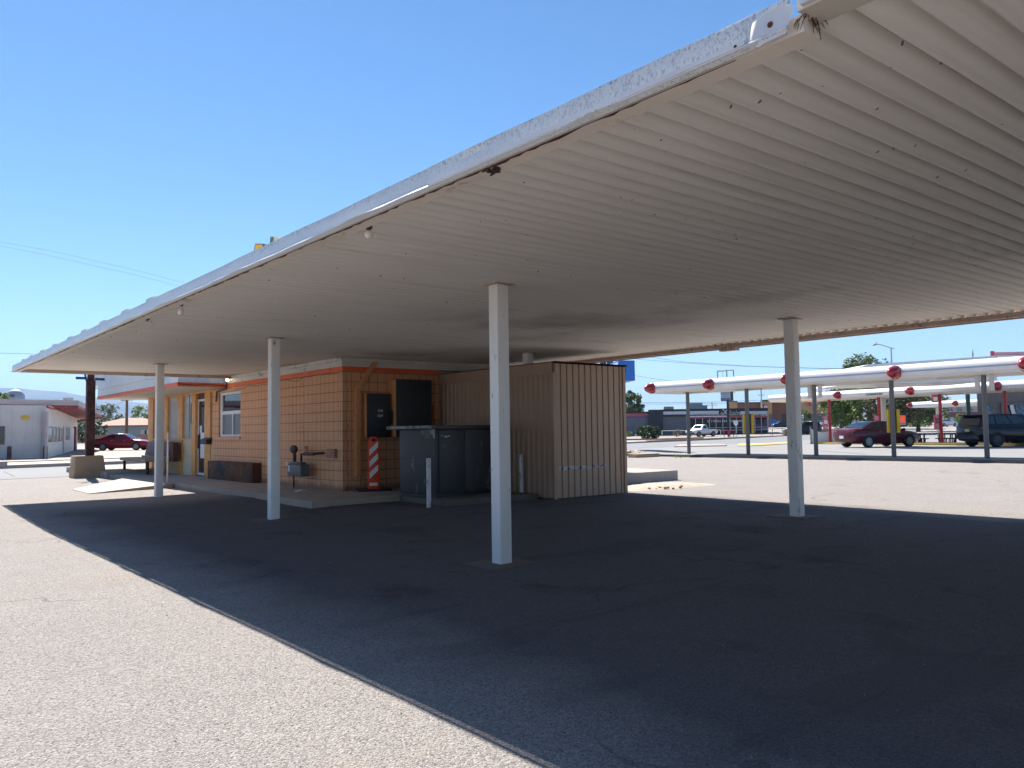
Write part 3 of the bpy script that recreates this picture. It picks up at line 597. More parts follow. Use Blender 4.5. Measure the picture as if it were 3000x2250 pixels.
low_ = n.math('MULTIPLY', rng(zc, .05, .55, .05), rng(sp.outputs[0], 10.6, 11.45, .1)); drip = n.math('MULTIPLY', low_, n.ramp(n.noise(n.coord((9, 9, 1.2)), 1.0, 5, .7), .55, .68))
col = n.mix(n.math('MULTIPLY', drip, .6), col, (.36, .36, .37)); col = n.mix(n.math('MULTIPLY', pt1, .9), col, (.46, .48, .52)); col = n.mix(n.math('MULTIPLY', pt2, .95), col, (.035, .05, .12))
col = n.mix(n.math('MULTIPLY', n.ramp(n.noise(v, 16, 3, .6), .72, .74), .7), col, (.08, .045, .035))
n.base(col); n.b.inputs['Roughness'].default_value = .55
sh = thing('storage_shed', 'narrow brown ribbed metal shed standing against the snack bar', 'shed', (11.04, 13.1, 0))
def ribwall(m, a, b, z0, z1, per, dep, nrm, groove=.22, base_gap=0):
    a = Vector(a); b = Vector(b); L = (b-a).length; u = (b-a)/L; nrm = Vector(nrm); k = max(1, round(L/per)); p = L/k; line = []
    for i in range(k):
        line += [(i*p, 0), (i*p+p*groove*.3, -dep), (i*p+p*groove, -dep), (i*p+p*groove*1.25, 0)]
    line.append((L, 0)); s = len(m.v)
    for d_, h in line:
        q = a+u*d_+nrm*h; m.v += [Vector((q.x, q.y, z0))-m.o, Vector((q.x, q.y, z1))-m.o]
    m.f += [(s+2*i, s+2*i+2, s+2*i+3, s+2*i+1) for i in range(len(line)-1)]
m = MB(sh); ribwall(m, (10.085, 11.22, 0), (11.99, 11.22, 0), .018, 2.53, .158, .022, (0, -1, 0)); build('front_wall', m, 'scraped_siding', sh, smooth=0)
m = MB(sh); ribwall(m, (10.085, 15.02, 0), (10.085, 11.22, 0), .018, 2.37, .152, .026, (-1, 0, 0), .5); build('side_wall', m, 'brown_siding', sh, smooth=0)
m = MB(sh); ribwall(m, (11.99, 11.22, 0), (11.99, 15.02, 0), .018, 2.53, .152, .02, (1, 0, 0), .5); build('side_wall', m, 'brown_siding', sh, smooth=0)
m = MB(sh); m.box(10.058, 10.088, 11.24, 15.0, 2.365, 2.545); m.box(10.066, 10.09, 11.24, 15.0, 2.335, 2.364); build('header_board', m, 'brown_siding', sh)
m = MB(sh); m.box(10.06, 10.13, 11.20, 11.215, .0, 2.36); build('corner_trim', m, 'brown_siding', sh); m = MB(sh); m.box(11.94, 12.01, 11.195, 11.217, .02, 2.53); build('corner_trim', m, 'brown_siding', sh)
m = MB(sh); m.box(10.12, 11.97, 11.26, 15.0, -.05, .017); build('base', m, 'footing_concrete', sh)
m = MB(sh)
for i in range(30):
    x0_ = 10.08+i*.0655; m.v += [Vector((x0_+dx, y, 2.548+h))-m.o for dx, h in ((0, 0), (.016, .02), (.045, .02), (.0655, 0)) for y in (11.17, 15.0)]
kk = len(m.v)//2; m.f = [(2*i, 2*i+2, 2*i+3, 2*i+1) for i in range(kk-1)]; build('roof_sheet', m, 'board_brown', sh, smooth=0)
m = MB(sh); m.box(12.012, 12.04, 11.2, 13.5, 2.42, 2.555); m.box(12.04, 12.15, 11.24, 11.27, 2.545, 2.555); build('gutter', m, 'black_metal', sh)

# ------------------------------------------------------------------ bench, plinth, pole, rails
t = thing('stone_box', 'long stained brick box with brown end board under the side window', 'planter', (7.6, 20.8, .107))
m = MB(t); m.box(7.475, 7.7235, 19.33, 22.42, .108, .585); build('body', m, 'weathered_brick', t, bevel=.015)
m = MB(t); m.box(7.49, 7.722, 19.27, 19.329, .108, .59); build('end_board', m, 'board_brown', t)
t = thing('bench', 'worn bench with maroon padded back and tan seat outside the shop front', 'bench', (7.35, 27, .12))
m = MB(t); m.box(6.78, 7.36, 25.9, 28.9, .50, .60); build('seat', m, 'seat_tan', t, bevel=.03)
m = MB(t); m.extr([(7.40, 25.85, .66), (7.50, 25.85, 1.09), (7.60, 25.85, 1.10), (7.52, 25.85, .66)], (0, 2.5, 0)); build('backrest', m, 'seat_maroon', t, bevel=.03)
m = MB(t); m.box(7.34, 7.46, 25.8, 28.45, .56, .655); build('back_rail', m, 'seat_tan', t)
m = MB(t); m.box(7.46, 7.62, 25.45, 25.86, .50, 1.08); build('side_panel', m, 'board_brown', t)
for x, y in ((6.86, 26.0), (6.86, 28.7), (7.42, 26.0), (7.42, 28.2)): m = MB(t); m.box(x, x+.07, y, y+.07, .12 if y < 27.4 else .2, .50); build('leg', m, 'dark_wood', t)
t = thing('sign_pole', 'thick rusty square sign pole rising from a tan concrete plinth', 'sign pole', (5.85, 28.7, 0))
m = MB(t); m.hexa([(5.33, 28.30, -.1), (6.28, 28.30, -.1), (6.30, 29.15, -.1), (5.33, 29.15, -.1)], [(5.38, 28.36, .69), (6.18, 28.36, .69), (6.18, 29.1, .69), (5.38, 29.1, .69)]); build('plinth', m, 'plinth_concrete', t, bevel=.02)
m = MB(t); m.box(5.73, 5.97, 28.6, 28.84, .69, 3.1); m.box(5.76, 5.94, 28.63, 28.81, 3.1, 4.15); build('pole', m, 'rust', t, bevel=.01)
m = MB(t); m.tube([(5.50, 28.72, 4.05), (5.74, 28.72, 3.03)], .03, 8); m.box(5.42, 5.73, 28.68, 28.74, 3.12, 3.20); m.box(5.97, 6.25, 28.68, 28.74, 3.10, 3.18); build('bracket', m, 'sign_navy', t)
m = MB(); m.lathe((0, 0, 0), [(.026, -.05), (.024, 1.28), (.027, 1.281), (.027, 1.31), (0, 1.312)], n=12); o = build('marker_post', m, 'dirty_white'); o.location = (6.26, 21.8, .05); tag(o, 'thin white metal post at the corner of the concrete walkway', 'post')
# sign boxes on the snack bar roof
def roofsign(lab, pxa, pxb, ya, d, dep, turn, face, side, slant, zb):
    a, b = pt(pxa, ya, d), pt(pxb, ya, d); z1 = a.z; q = ray(pxb, ya); dv = Vector((q.x*math.cos(turn)+q.y*math.sin(turn), -q.x*math.sin(turn)+q.y*math.cos(turn), 0)).normalized()*dep
    a = Vector((a.x, a.y, 0)); b = Vector((b.x, b.y, 0)); t = thing('roof_sign', lab, 'sign', (a+b)/2+Vector((0, 0, 2.65))); uu = (b-a).normalized(); a2_ = a-uu*slant
    m = MB(t); m.hexa([(*a2_.xy, zb), (*b.xy, zb), (*(b+dv).xy, zb), (*(a2_+dv).xy, zb)], [(*a.xy, z1), (*b.xy, z1), (*(b+dv).xy, z1), (*(a+dv).xy, z1)]); bx_ = build('box', m, side, t)
    n_ = Vector((uu.y, -uu.x, 0)); n_ = n_ if n_.dot(-a) > 0 else -n_; w_ = (b-a).length; f = lambda u, v: (a2_.lerp(a, v)).lerp(b, u)+Vector((0, 0, zb+(z1-zb)*v))
    m = MB(t); m.extr([f(.08, .05)+n_*.004, f(.93, .05)+n_*.004, f(.93, .94)+n_*.004, f(.08, .94)+n_*.004], n_*.012); build('face', m, face, bx_)
    m = MB(t); c = (a+b+dv)/2; m.tube([(c.x, c.y, 2.66), (c.x, c.y, zb+.02)], .06, 8); build('post', m, 'rust', t); return t
roofsign('yellow slanted sign box showing above the canopy edge', 747.5, 771, 714, 26, .22, .75, 'sign_yellow', 'sign_navy', .10, 6.9)
roofsign('taller teal and cream sign box showing above the canopy edge', 791.5, 803, 692, 26, .30, .75, 'sign_teal', 'sign_cream', .04, 7.1)
# litter and loose stones
m = MB(); r3 = random.Random(2)
for i in range(9):
    c = Vector((7.02+r3.uniform(-.08, .08), 15.5+r3.uniform(-.06, .06), .118)); m.hexa([c+Vector((r3.uniform(-.06, .06), r3.uniform(-.06, .06), 0)) for _ in range(4)], [c+Vector((r3.uniform(-.05, .05), r3.uniform(-.05, .05), r3.uniform(.01, .05))) for _ in range(4)])
solo('crumpled_paper', m, 'paper', 'crumpled white paper lying on the concrete by the gas meter', 'litter')
m = MB(); m.box(1.86, 1.97, 20.2, 20.26, .0, .02); solo('paper_scrap', m, 'paper', 'flat white paper scrap on the sunny gravel near the street', 'litter')
m = MB()
for i in range(2600):
    a = r3.random(); y = .7+13*r3.random()**1.7; x = r3.uniform(-3.2, 2.2) if i % 3 else r3.uniform(1.5, 12); x = x if i % 3 else x
    if i % 3 == 0: y = r3.uniform(1.5, 9)
    r_ = r3.uniform(.002, .0075)*(1.5 if r3.random() > .95 else 1); z = gz(x, y)
    th = r3.random()*6.28; vs = []
    for q in range(5): vs.append((x+r_*math.cos(th+q*1.257)*r3.uniform(.7, 1.3), y+r_*math.sin(th+q*1.257)*r3.uniform(.7, 1.2), z-.001))
    m.add(vs+[(x+r3.uniform(-.3, .3)*r_, y, z+r_*r3.uniform(.5, .9))], [(q, (q+1) % 5, 5) for q in range(5)])
n = NT('pebble'); g = n.add('ShaderNodeNewGeometry'); n.base(n.mix(g.outputs['Random Per Island'], (.10, .075, .065), (.46, .40, .35))); n.b.inputs['Roughness'].default_value = .9
struct('loose_gravel', m, 'pebble', kind='stuff', smooth=0)['label'] = 'loose pebbles scattered over the gravel lot'
# ------------------------------------------------------------------ vehicles
for nm, c in (('maroon', (.085, .008, .018)), ('dark_maroon', (.075, .006, .014)), ('black', (.004, .0045, .006)), ('white', (.70, .71, .72)), ('navy', (.012, .020, .040)), ('slate', (.035, .050, .075)), ('silver', (.38, .42, .50)), ('red_car', (.22, .010, .022))):
    plain('paint_'+nm, c, .30, .04, 1, metal=0, coat=.35, spec=.35)
plain('tyre', (.012, .012, .012), .85); plain('alloy', (.34, .35, .37), .35, .08, 3, metal=.5); plain('tail_red', (.45, .01, .012), .2, .1, coat=1); plain('lamp_clear', (.60, .60, .62), .1, .05, coat=1); plain('plate', (.62, .64, .68), .5, .1); plain('chrome', (.6, .6, .62), .15, .03, metal=1.0); plain('grey_plastic', (.05, .05, .055), .6); plain('plate_yellow', (.55, .50, .16), .5)
KIND = {
 'sedan': dict(st=[(-2.42, .62, .40, .84), (-2.34, .80, .30, 1.00), (-1.95, .90, .22, 1.06), (-1.0, .925, .19, 1.03), (0, .925, .19, 1.00), (.9, .92, .19, .97), (1.6, .91, .2, .90), (2.15, .84, .24, .78), (2.42, .62, .34, .62)], gh=(-1.85, -.80, .30, 1.20), H=1.46, wb=.86, wt=.62, axle=(-1.38, 1.40), r=.335),
 'suv': dict(st=[(-2.32, .78, .42, 1.02), (-2.26, .90, .34, 1.10), (-1.8, .95, .26, 1.14), (0, .96, .24, 1.10), (.95, .95, .24, 1.08), (1.7, .94, .26, 1.02), (2.2, .86, .32, .88), (2.34, .70, .40, .74)], gh=(-2.28, -1.95, .38, 1.22), H=1.72, wb=.91, wt=.72, axle=(-1.36, 1.40), r=.375),
 'pickup': dict(st=[(-2.5, .80, .48, .98), (-2.46, .90, .42, 1.04), (-.35, .92, .34, 1.04), (.4, .92, .34, 1.04), (1.0, .92, .34, 1.05), (1.9, .90, .36, .98), (2.35, .84, .38, .88), (2.5, .66, .42, .78)], gh=(-.42, -.30, .50, 1.15), H=1.70, wb=.88, wt=.70, axle=(-1.5, 1.58), r=.38),
 'van': dict(st=[(-2.5, .80, .40, 1.0), (-2.42, .94, .32, 1.10), (0, .97, .24, 1.08), (1.2, .96, .24, 1.05), (2.0, .92, .28, .92), (2.45, .72, .36, .74)], gh=(-2.44, -2.15, .60, 1.75), H=1.76, wb=.92, wt=.76, axle=(-1.5, 1.5), r=.345)}
def car(name, lab, cat, kind, paint, pos, head, s=1.0, group=None, fine=False, tail='tail_red'):
    K = KIND[kind]; t = thing(name, lab, cat, pos, group, math.atan2(head[1], head[0]))
    m = MB(); hp = [(0, 0, 0), (.80, 0, 0), (1.0, .30, 0), (1.02, .55, 0), (.98, .82, 0), (.88, .97, 0), (.5, 1.0, 0), (0, 1.01, 0)]
    n_ = len(hp)*2-2; st = K['st']
    for x, w, zb, zt in st:
        ring = [(x, w*a, zb+(zt-zb)*b) for a, b, _ in hp]; ring += [(x, -y, z) for _, y, z in ring[-2:0:-1]]; m.v += [Vector(p)*s for p in ring]
    for i in range(len(st)-1): m.f += [(i*n_+j, i*n_+(j+1) % n_, (i+1)*n_+(j+1) % n_, (i+1)*n_+j) for j in range(n_)]
    m.f += [tuple(range(n_)), tuple((len(st)-1)*n_+j for j in range(n_))[::-1]]
    body = build('body', m, paint, t, smooth=50)
    x0, x1, x2, x3 = K['gh']; wb, wt, H = K['wb'], K['wt'], K['H']
    def zt(x):
        for a, b in zip(st[:-1], st[1:]):
            if a[0] <= x <= b[0]: return a[3]+(b[3]-a[3])*(x-a[0])/(b[0]-a[0])
        return st[0][3]
    zb0, zb3 = zt(x0)-.05, zt(x3)-.05; zb = min(zb0, zb3)
    m = MB(); m.add([Vector(p)*s for p in ((x0, -wb, zb0), (x3, -wb, zb3), (x3, wb, zb3), (x0, wb, zb0), (x1, -wt, H-.03), (x2, -wt, H-.03), (x2, wt, H-.03), (x1, wt, H-.03), ((x1+x2)/2, -wt*.94, H), ((x1+x2)/2, wt*.94, H), ((x1+x2)/2, -wt, H-.012), ((x1+x2)/2, wt, H-.012))],
        [(0, 1, 5, 10, 4), (1, 2, 6, 5), (2, 3, 7, 11, 6), (3, 0, 4, 7), (4, 10, 8, 9, 11, 7), (10, 5, 6, 11, 9, 8)])
    cab = build('cabin', m, paint, t, smooth=40, bevel=.025*s if fine else 0)
    def pane(nm, poly, out):
        m = MB(); o_ = Vector(out).normalized()*.010*s; m.extr([Vector(p)*s+o_*.6 for p in poly], o_*.8); build(nm, m, 'car_glass', cab, smooth=0)
    def lerp(a, b, f): return tuple(a[i]+(b[i]-a[i])*f for i in range(3))
    for sy in (-1, 1):
        A, B, C, D = (x0, sy*wb, zb0), (x3, sy*wb, zb3), (x2, sy*wt, H-.03), (x1, sy*wt, H-.03); nrm = (0, sy*(H-zb), wb-wt)
        def sp_(u, v): return lerp(lerp(A, B, u), lerp(D, C, u), v)
        lo = .26
        cuts = ((.16, .47), (.51, .84)) if kind != 'pickup' else ((.10, .72),)
        if kind in ('suv', 'van'): cuts = ((.07, .25), (.28, .54), (.57, .86))
        for u0, u1 in cuts: pane('side_window', [sp_(u0, lo), sp_(u1, lo), sp_(u1 if u1 < .8 else u1-.03, .90), sp_(u0+(.05 if u0 < .2 else 0), .90)], nrm)
    def end(xa, xb, za, nm, sgn):
        A, B, C, D = (xa, -wb, za), (xa, wb, za), (xb, wt, H-.03), (xb, -wt, H-.03)
        f = lambda u, v: lerp(lerp(A, B, u), lerp(D, C, u), v)
        pane(nm, [f(.07, .20), f(.93, .20), f(.93, .93), f(.07, .93)], (sgn*(H-za), 0, abs(xa-xb)))
    end(x3, x2, zb3, 'windshield', 1); end(x0, x1, zb0, 'rear_window', -1)
    r = K['r']*s
    for ax in K['axle']:
        w = max(q[1] for q in st)*1.01*s
        for sy in (-1, 1):
            m = MB(); c = (ax*s, sy*(w-.20*s), r)
            m.lathe(c, [(r*.6, -.0), (r*.98, .0), (r, .03*s), (r, .18*s), (r*.96, .212*s), (r*.70, .216*s), (r*.70, .19*s)], (0, sy, 0), 22); wh = build('wheel', m, 'tyre', t)
            m = MB(); 
            m.lathe((ax*s, sy*(w-.012*s), r), [(r*.70, -.01*s), (r*.70, .014*s), (r*.62, .016*s), (r*.62, -.008*s)], (0, sy, 0), 22)
            for q in range(9 if fine else 5):
                a = q*2*math.pi/(9 if fine else 5); d = Vector((math.cos(a), 0, math.sin(a))); tt = Vector((-d.z, 0, d.x)); cc = Vector((ax*s, sy*(w-.008*s), r))
                m.extr([cc+d*r*.08-tt*.03*s, cc+d*r*.64-tt*.042*s, cc+d*r*.64+tt*.042*s, cc+d*r*.08+tt*.03*s], (0, sy*.016*s, 0))
            m.lathe((ax*s, sy*(w-.01*s), r), [(r*.16, 0), (r*.16, .02*s), (.01, .026*s)], (0, sy, 0), 12); build('rim', m, 'alloy' if kind != 'suv' else 'grey_plastic', wh)
            m = MB(); hub = []
            for q in range(15): a = math.pi*q/14; hub.append(Vector((ax*s+r*1.16*math.cos(a), sy*(w-.055*s), r+r*1.16*math.sin(a)-.02)))
            m.extr(hub, (0, sy*.058*s, 0)); build('wheel_arch', m, 'black_rubber', body, smooth=0)
    xr, xf = st[0][0]*s, st[-1][0]*s; zl = (st[1][3]-.14)*s; wl = st[1][1]*s
    for sy in (-1, 1):
        m = MB(); m.hexa([(xr-.004, sy*wl*.50, zl-.10*s), (xr+.06*s, sy*wl*.98, zl-.10*s), (xr+.42*s, sy*wl*1.07, zl-.03*s), (xr+.2*s, sy*wl*.5, zl-.08*s)], [(xr+.012, sy*wl*.50, zl+.07*s), (xr+.08*s, sy*wl*.97, zl+.09*s), (xr+.50*s, sy*wl*1.05, zl+.07*s), (xr+.2*s, sy*wl*.5, zl+.07*s)]); build('taillight', m, tail, body, smooth=0)
        zf = (st[-1][3]+.05)*s; wf_ = st[-2][1]*s
        m = MB(); m.hexa([(xf-.28*s, sy*wf_*.99, zf-.10*s), (xf-.03*s, sy*wf_*.62, zf-.10*s), (xf-.2*s, sy*wf_*.5, zf-.1*s)], [(xf-.34*s, sy*wf_*.97, zf+.06*s), (xf-.06*s, sy*wf_*.60, zf+.03*s), (xf-.2*s, sy*wf_*.5, zf+.05*s)]); build('headlight', m, 'lamp_clear', body, smooth=0)
        m = MB(); mx = (x3-.25)*s; m.hexa([(mx, sy*wb*s*.98, zb3*s+.02), (mx+.10*s, sy*wb*s*.98, zb3*s+.02), (mx+.06*s, sy*(wb+.22)*s, zb3*s+.03), (mx-.02*s, sy*(wb+.22)*s, zb3*s+.03)], [(mx, sy*wb*s*.98, zb3*s+.13*s), (mx+.08*s, sy*wb*s*.98, zb3*s+.12*s), (mx+.05*s, sy*(wb+.20)*s, zb3*s+.16*s), (mx-.02*s, sy*(wb+.20)*s, zb3*s+.16*s)]); build('mirror', m, paint, body)
        if fine:
            for hx in (-.62, .42): m = MB(); m.box((hx-.1)*s, (hx+.1)*s, sy*.925*s-.02, sy*.925*s+.022, .86*s, .895*s); build('door_handle', m, 'chrome', body)
    m = MB(); m.box(xr-.012, xr+.02, -.16*s, .16*s, (.50 if kind != 'suv' else .80)*s, (.66 if kind != 'suv' else .95)*s); build('licence_plate', m, 'plate' if kind != 'suv' else 'plate_yellow', body)
    if kind == 'pickup':
        m = MB(); m.box(-2.35*s, -.48*s, -.76*s, .76*s, 1.035*s, 1.058*s); build('bed', m, 'grey_plastic', body)
        m = MB(); m.box(2.40*s, 2.54*s, -.80*s, .80*s, .42*s, .62*s); m.box(2.42*s, 2.515*s, -.5*s, .5*s, .66*s, .84*s); build('bumper', m, 'black_rubber', body)
    if kind == 'suv' and fine:
        m = MB(); m.hexa([(x1*s-.22, -wt*s, (H-.07)*s), (x1*s+.1, -wt*s, (H-.05)*s), (x1*s+.1, wt*s, (H-.05)*s), (x1*s-.22, wt*s, (H-.07)*s)], [(x1*s-.22, -wt*s, (H-.03)*s), (x1*s+.1, -wt*s, (H-.01)*s), (x1*s+.1, wt*s, (H-.01)*s), (x1*s-.22, wt*s, (H-.03)*s)]); build('spoiler', m, 'black_rubber', body)
        m = MB(); m.box(xr-.03, xr+.2*s, -.78*s, .78*s, .42*s, .62*s); build('bumper', m, 'grey_plastic', body)
        m = MB(); m.box(xr-.036, xr, -.72*s, .72*s, .66*s, .69*s); build('reflector_strip', m, 'chrome', body)
    return t
def gxy(px, py): p = gp(px, py); return p
def ond(px, d):
    p = pt(px, 1250, d); return Vector((p.x, p.y, gh(p.x, p.y)))
def mixdir(r_, f_): v = RIGHT*r_+FWD*f_; return (v.x, v.y)

# ------------------------------------------------------------------ trees
for nm, a, b in (('leaf_mid', (.030, .055, .012), (.115, .155, .035)), ('leaf_olive', (.055, .065, .022), (.24, .22, .09)), ('leaf_dark', (.014, .032, .010), (.050, .085, .022)), ('leaf_bright', (.05, .10, .018), (.17, .24, .05)), ('leaf_dry', (.10, .06, .028), (.26, .17, .09)), ('leaf_grey', (.05, .065, .030), (.15, .17, .085))): mat_leaf(nm, a, b)
plain('bark', (.085, .055, .038), .9, .3, 6, bump=.5, bscale=12, stretch=(3, 3, .6))
def tree(lab, p, h, rx, mat, seed, name='tree', trunk=.30, n=5200, leaf=.22, low=.25, cat='tree', gap=.35, group=None, rz=None, nclump=None, limbs=7):
    r_ = random.Random(seed); t = thing(name, lab, cat, p, group)
    cz = h*(low+(1-low)*.5); rz = rz or h*(1-low)*.5; cl = []
    for i in range(nclump or 46):
        while True:
            q = Vector((r_.uniform(-1, 1), r_.uniform(-1, 1), r_.uniform(-1, 1)))
            if .35 < q.length < 1: break
        q = q.normalized()*(q.length**.6); cl.append((Vector((q.x*rx*.86, q.y*rx*.86, cz+q.z*rz*.86)), rx*r_.uniform(.13, .30)))
    m = MB()
    for i in range(n):
        c, cr = cl[min(len(cl)-1, int(r_.random()*len(cl)))]
        d = Vector((r_.gauss(0, 1), r_.gauss(0, 1), r_.gauss(0, 1))); d = d.normalized()*cr*(r_.random()**gap); q = c+d
        s = leaf*r_.uniform(.6, 1.25); a = Vector((r_.gauss(0, 1), r_.gauss(0, 1), r_.gauss(0, .7))).normalized(); b = a.cross(Vector((r_.gauss(0, 1), r_.gauss(0, 1), r_.gauss(0, 1)))).normalized()
        m.add([q-a*s, q-b*s*.45, q+a*s, q+b*s*.5], [(0, 1, 2, 3)])
    if trunk:
        w = MB(); top = Vector((r_.uniform(-.2, .2), r_.uniform(-.2, .2), cz-rz*.3)); w.tube([(0, 0, -.2), (0.03, 0, h*low*.5), top, top+Vector((.1, 0, rz*.7))], [trunk*1.25, trunk, trunk*.7, trunk*.2], 9)
        for i in range(limbs):
            c, cr = cl[i]; s0 = Vector((0, 0, h*low*.8)).lerp(top, r_.random()); w.tube([s0, s0.lerp(c, .5)+Vector((0, 0, -.15*rx)), c], [trunk*.45, trunk*.28, trunk*.08], 6)
        build('trunk', w, 'bark', t)
    build('crown', m, mat, t, smooth=0, recalc=False)
    return t

# ------------------------------------------------------------------ across the street on the left
plain('roof_pinkgrey', (.42, .36, .36), .7, .2, 2, stretch=(.3, 1, 1)); plain('barn_red', (.24, .045, .055), .6, .25, 2, dirt=(.38, .20, .20), dirt_amt=.2); plain('tan_shingle', (.27, .165, .12), .85, .15, 3); plain('house_grey', (.40, .42, .44), .7, .1, 2); plain('tan_brick', (.36, .22, .15), .85, .25, 4)
plain('tank_blue', (.34, .40, .45), .5, .12, .3); plain('tank_mark', (.12, .06, .10), .6); plain('pole_wood', (.16, .075, .045), .8, .25, 4); plain('wire_black', (.10, .115, .14), .6); plain('galv', (.40, .42, .45), .4, .1, 3, metal=.3); plain('post_brown', (.15, .07, .055), .8, .3, 5)
ZP = .19
C0 = hit(134, 1342, 2, ZP); C1 = hit(226, 1316.5, 2, ZP); L0 = hit(0, 1345.5, 2, ZP)
uf = (Vector((L0.x-C0.x, L0.y-C0.y, 0))).normalized(); us = Vector((C1.x-C0.x, C1.y-C0.y, 0)); LS = us.length; us = us.normalized()
bd_ = thing('white_shop', 'low white ribbed shop with red trimmed roof across the street', 'building', (C0.x-6, C0.y+8, ZP))
FL = C0+uf*16
def oncol(px, A, u):   # distance along A + u*t seen at image column px
    d = ray(px, 1300); return (A.x*d.y-A.y*d.x)/(u.y*d.x-u.x*d.y)
def zcol(py, P, px): q = ray(px, py); k = math.hypot(P.x, P.y)/math.hypot(q.x, q.y); return CAM_H+q.z*k
m = MB(bd_); BK = C1+Vector((-14, 4, 0)); m.prism([(C0.x, C0.y), (C1.x, C1.y), (BK.x, BK.y), (FL.x-4, FL.y+26), (FL.x, FL.y)], 0, 3.02)
def wq(m, A, u, a0, a1, z0, z1, off, th):
    n_ = Vector((u.y, -u.x, 0)); n_ = n_ if n_.dot(-A) > 0 else -n_
    p = [A+u*a0+n_*off, A+u*a1+n_*off]; m.extr([(p[0].x, p[0].y, z0), (p[1].x, p[1].y, z0), (p[1].x, p[1].y, z1), (p[0].x, p[0].y, z1)], n_*th)
for i in range(22): wq(m, C0, uf, .25+i*.62, .33+i*.62, .2, 3.0, 0, .03)
build('wall', m, 'white_siding', bd_, smooth=0)
a = oncol(13, C0, uf); P_ = C0+uf*a; m = MB(bd_); wq(m, C0, uf, a, a+3.5, zcol(1302, P_, 13), zcol(1249, P_, 13), .035, .03); build('window', m, 'dark_glass', bd_)
a0, a1 = oncol(85, C0, uf), oncol(60, C0, uf); P_ = C0+uf*a0; zs0, zs1 = zcol(1229, P_, 75), zcol(1218.5, P_, 75); m = MB(bd_); wq(m, C0, uf, a0, a1, zs0, zs1, .04, .03); sg = build('number_sign', m, 'sign_yellow', bd_)
for px in (181, 133.5): pass
def sidebox(nm, pa, pb, ya, yb, mat, off, th, parent=bd_):
    a0, a1 = oncol(pa, C0, us), oncol(pb, C0, us); P_ = C0+us*a0; z1 = zcol(ya, P_, pa); z0 = zcol(yb, P_, pa) if yb else ZP
    m = MB(bd_); wq(m, C0, us, a0, a1, z0, z1, off, th); return build(nm, m, mat, parent)
sidebox('lower_panel', 137, 180, 1296, None, 'white_trim', .02, .06)
wb_ = sidebox('window_bank', 137, 180, 1249, 1297, 'store_glass', .02, .05)
for px in (150, 160, 170): sidebox('mullion', px, px+1.2, 1249.5, 1296, 'dirty_white', .08, .04, wb_)
d_ = sidebox('door', 184, 213, 1249, None, 'white_trim', .02, .06); sidebox('door_pane', 188, 200, 1251, 1289, 'store_glass', .085, .02, d_)
sidebox('door', 219, 223, 1252, None, 'house_grey', .02, .05); sidebox('corner_post', 214, 217, 1250, None, 'barn_red', .02, .18); sidebox('corner_post', 132, 136, 1206, None, 'roof_pinkgrey', -.02, .10)
Bq = pt(229, 1190, 47.5); Tq = pt(298, 1216, 70); Fq = C0+uf*16+Vector((0, -1.3, 0)); Cq = C0+Vector((.1, -1.5, 0))
poly = [(Fq.x, Fq.y), (Bq.x, Bq.y), (Tq.x, Tq.y), (C1.x+1.5, C1.y+3), (BK.x, BK.y), (FL.x-4, FL.y+26)]
m = MB(bd_); m.prism(poly, 3.14, 3.44); rf = build('roof', m, 'roof_pinkgrey', bd_)
m = MB(bd_); m.prism(poly, 2.985, 3.138); build('red_trim', m, 'barn_red', rf)
m = MB(bd_); m.tube([C0+Vector((0, -.2, 2.75)), Vector((Bq.x-1.2, Bq.y+.1, 2.95)), Vector((Bq.x, Bq.y+.4, 3.02))], .07, 6); build('brace', m, 'barn_red', rf); m = MB(bd_); m.tube([Vector((Tq.x, Tq.y, 3.0)), C1+Vector((0, 0, 2.55))], .10, 6); build('brace', m, 'barn_red', rf)
m = MB(bd_); q = pt(190, 1180, 58); m.obox((q.x, q.y), RIGHT, -.12, .30, 0, .5, 3.2, 4.05); m.obox((q.x, q.y), RIGHT, -.16, .34, -.02, .52, 4.05, 4.13); build('vent_stack', m, 'galv', rf)
m = MB(bd_); 
for dx, zt_ in ((-.1, 4.0), (.15, 3.95)): e = q-RIGHT*(1.45-dx); m.tube([(q.x, q.y, zt_), (e.x, e.y, 3.3)], .03, 6)
m.tube([q-RIGHT*.6+Vector((0, 0, -.3)), q-RIGHT*.6+Vector((0, 0, .3))], .03, 6); build('stay', m, 'galv', rf)
for px, lab in ((128.5, 'short brown post at the corner of the white shop'), (24, 'short brown post below the dark window of the white shop')):
    p = C0+uf*oncol(px, C0, uf)+Vector((0, -.45, 0)); m = MB(); m.lathe((0, 0, 0), [(.11, -.1), (.105, .62), (.05, .68), (0, .68)], n=12); o = build('guard_post', m, 'post_brown'); o.location = (p.x, p.y, ZP); tag(o, lab, 'post', 'guard posts of the white shop')
car('parked_car', 'dark red sedan parked side on across the street beyond the rusty pole', 'car', 'sedan', 'paint_red_car', tuple((hit(313, 1320, 2, .19)+hit(404, 1319, 2, .19))/2+RIGHT*.1), mixdir(1, .06), .92, fine=True)
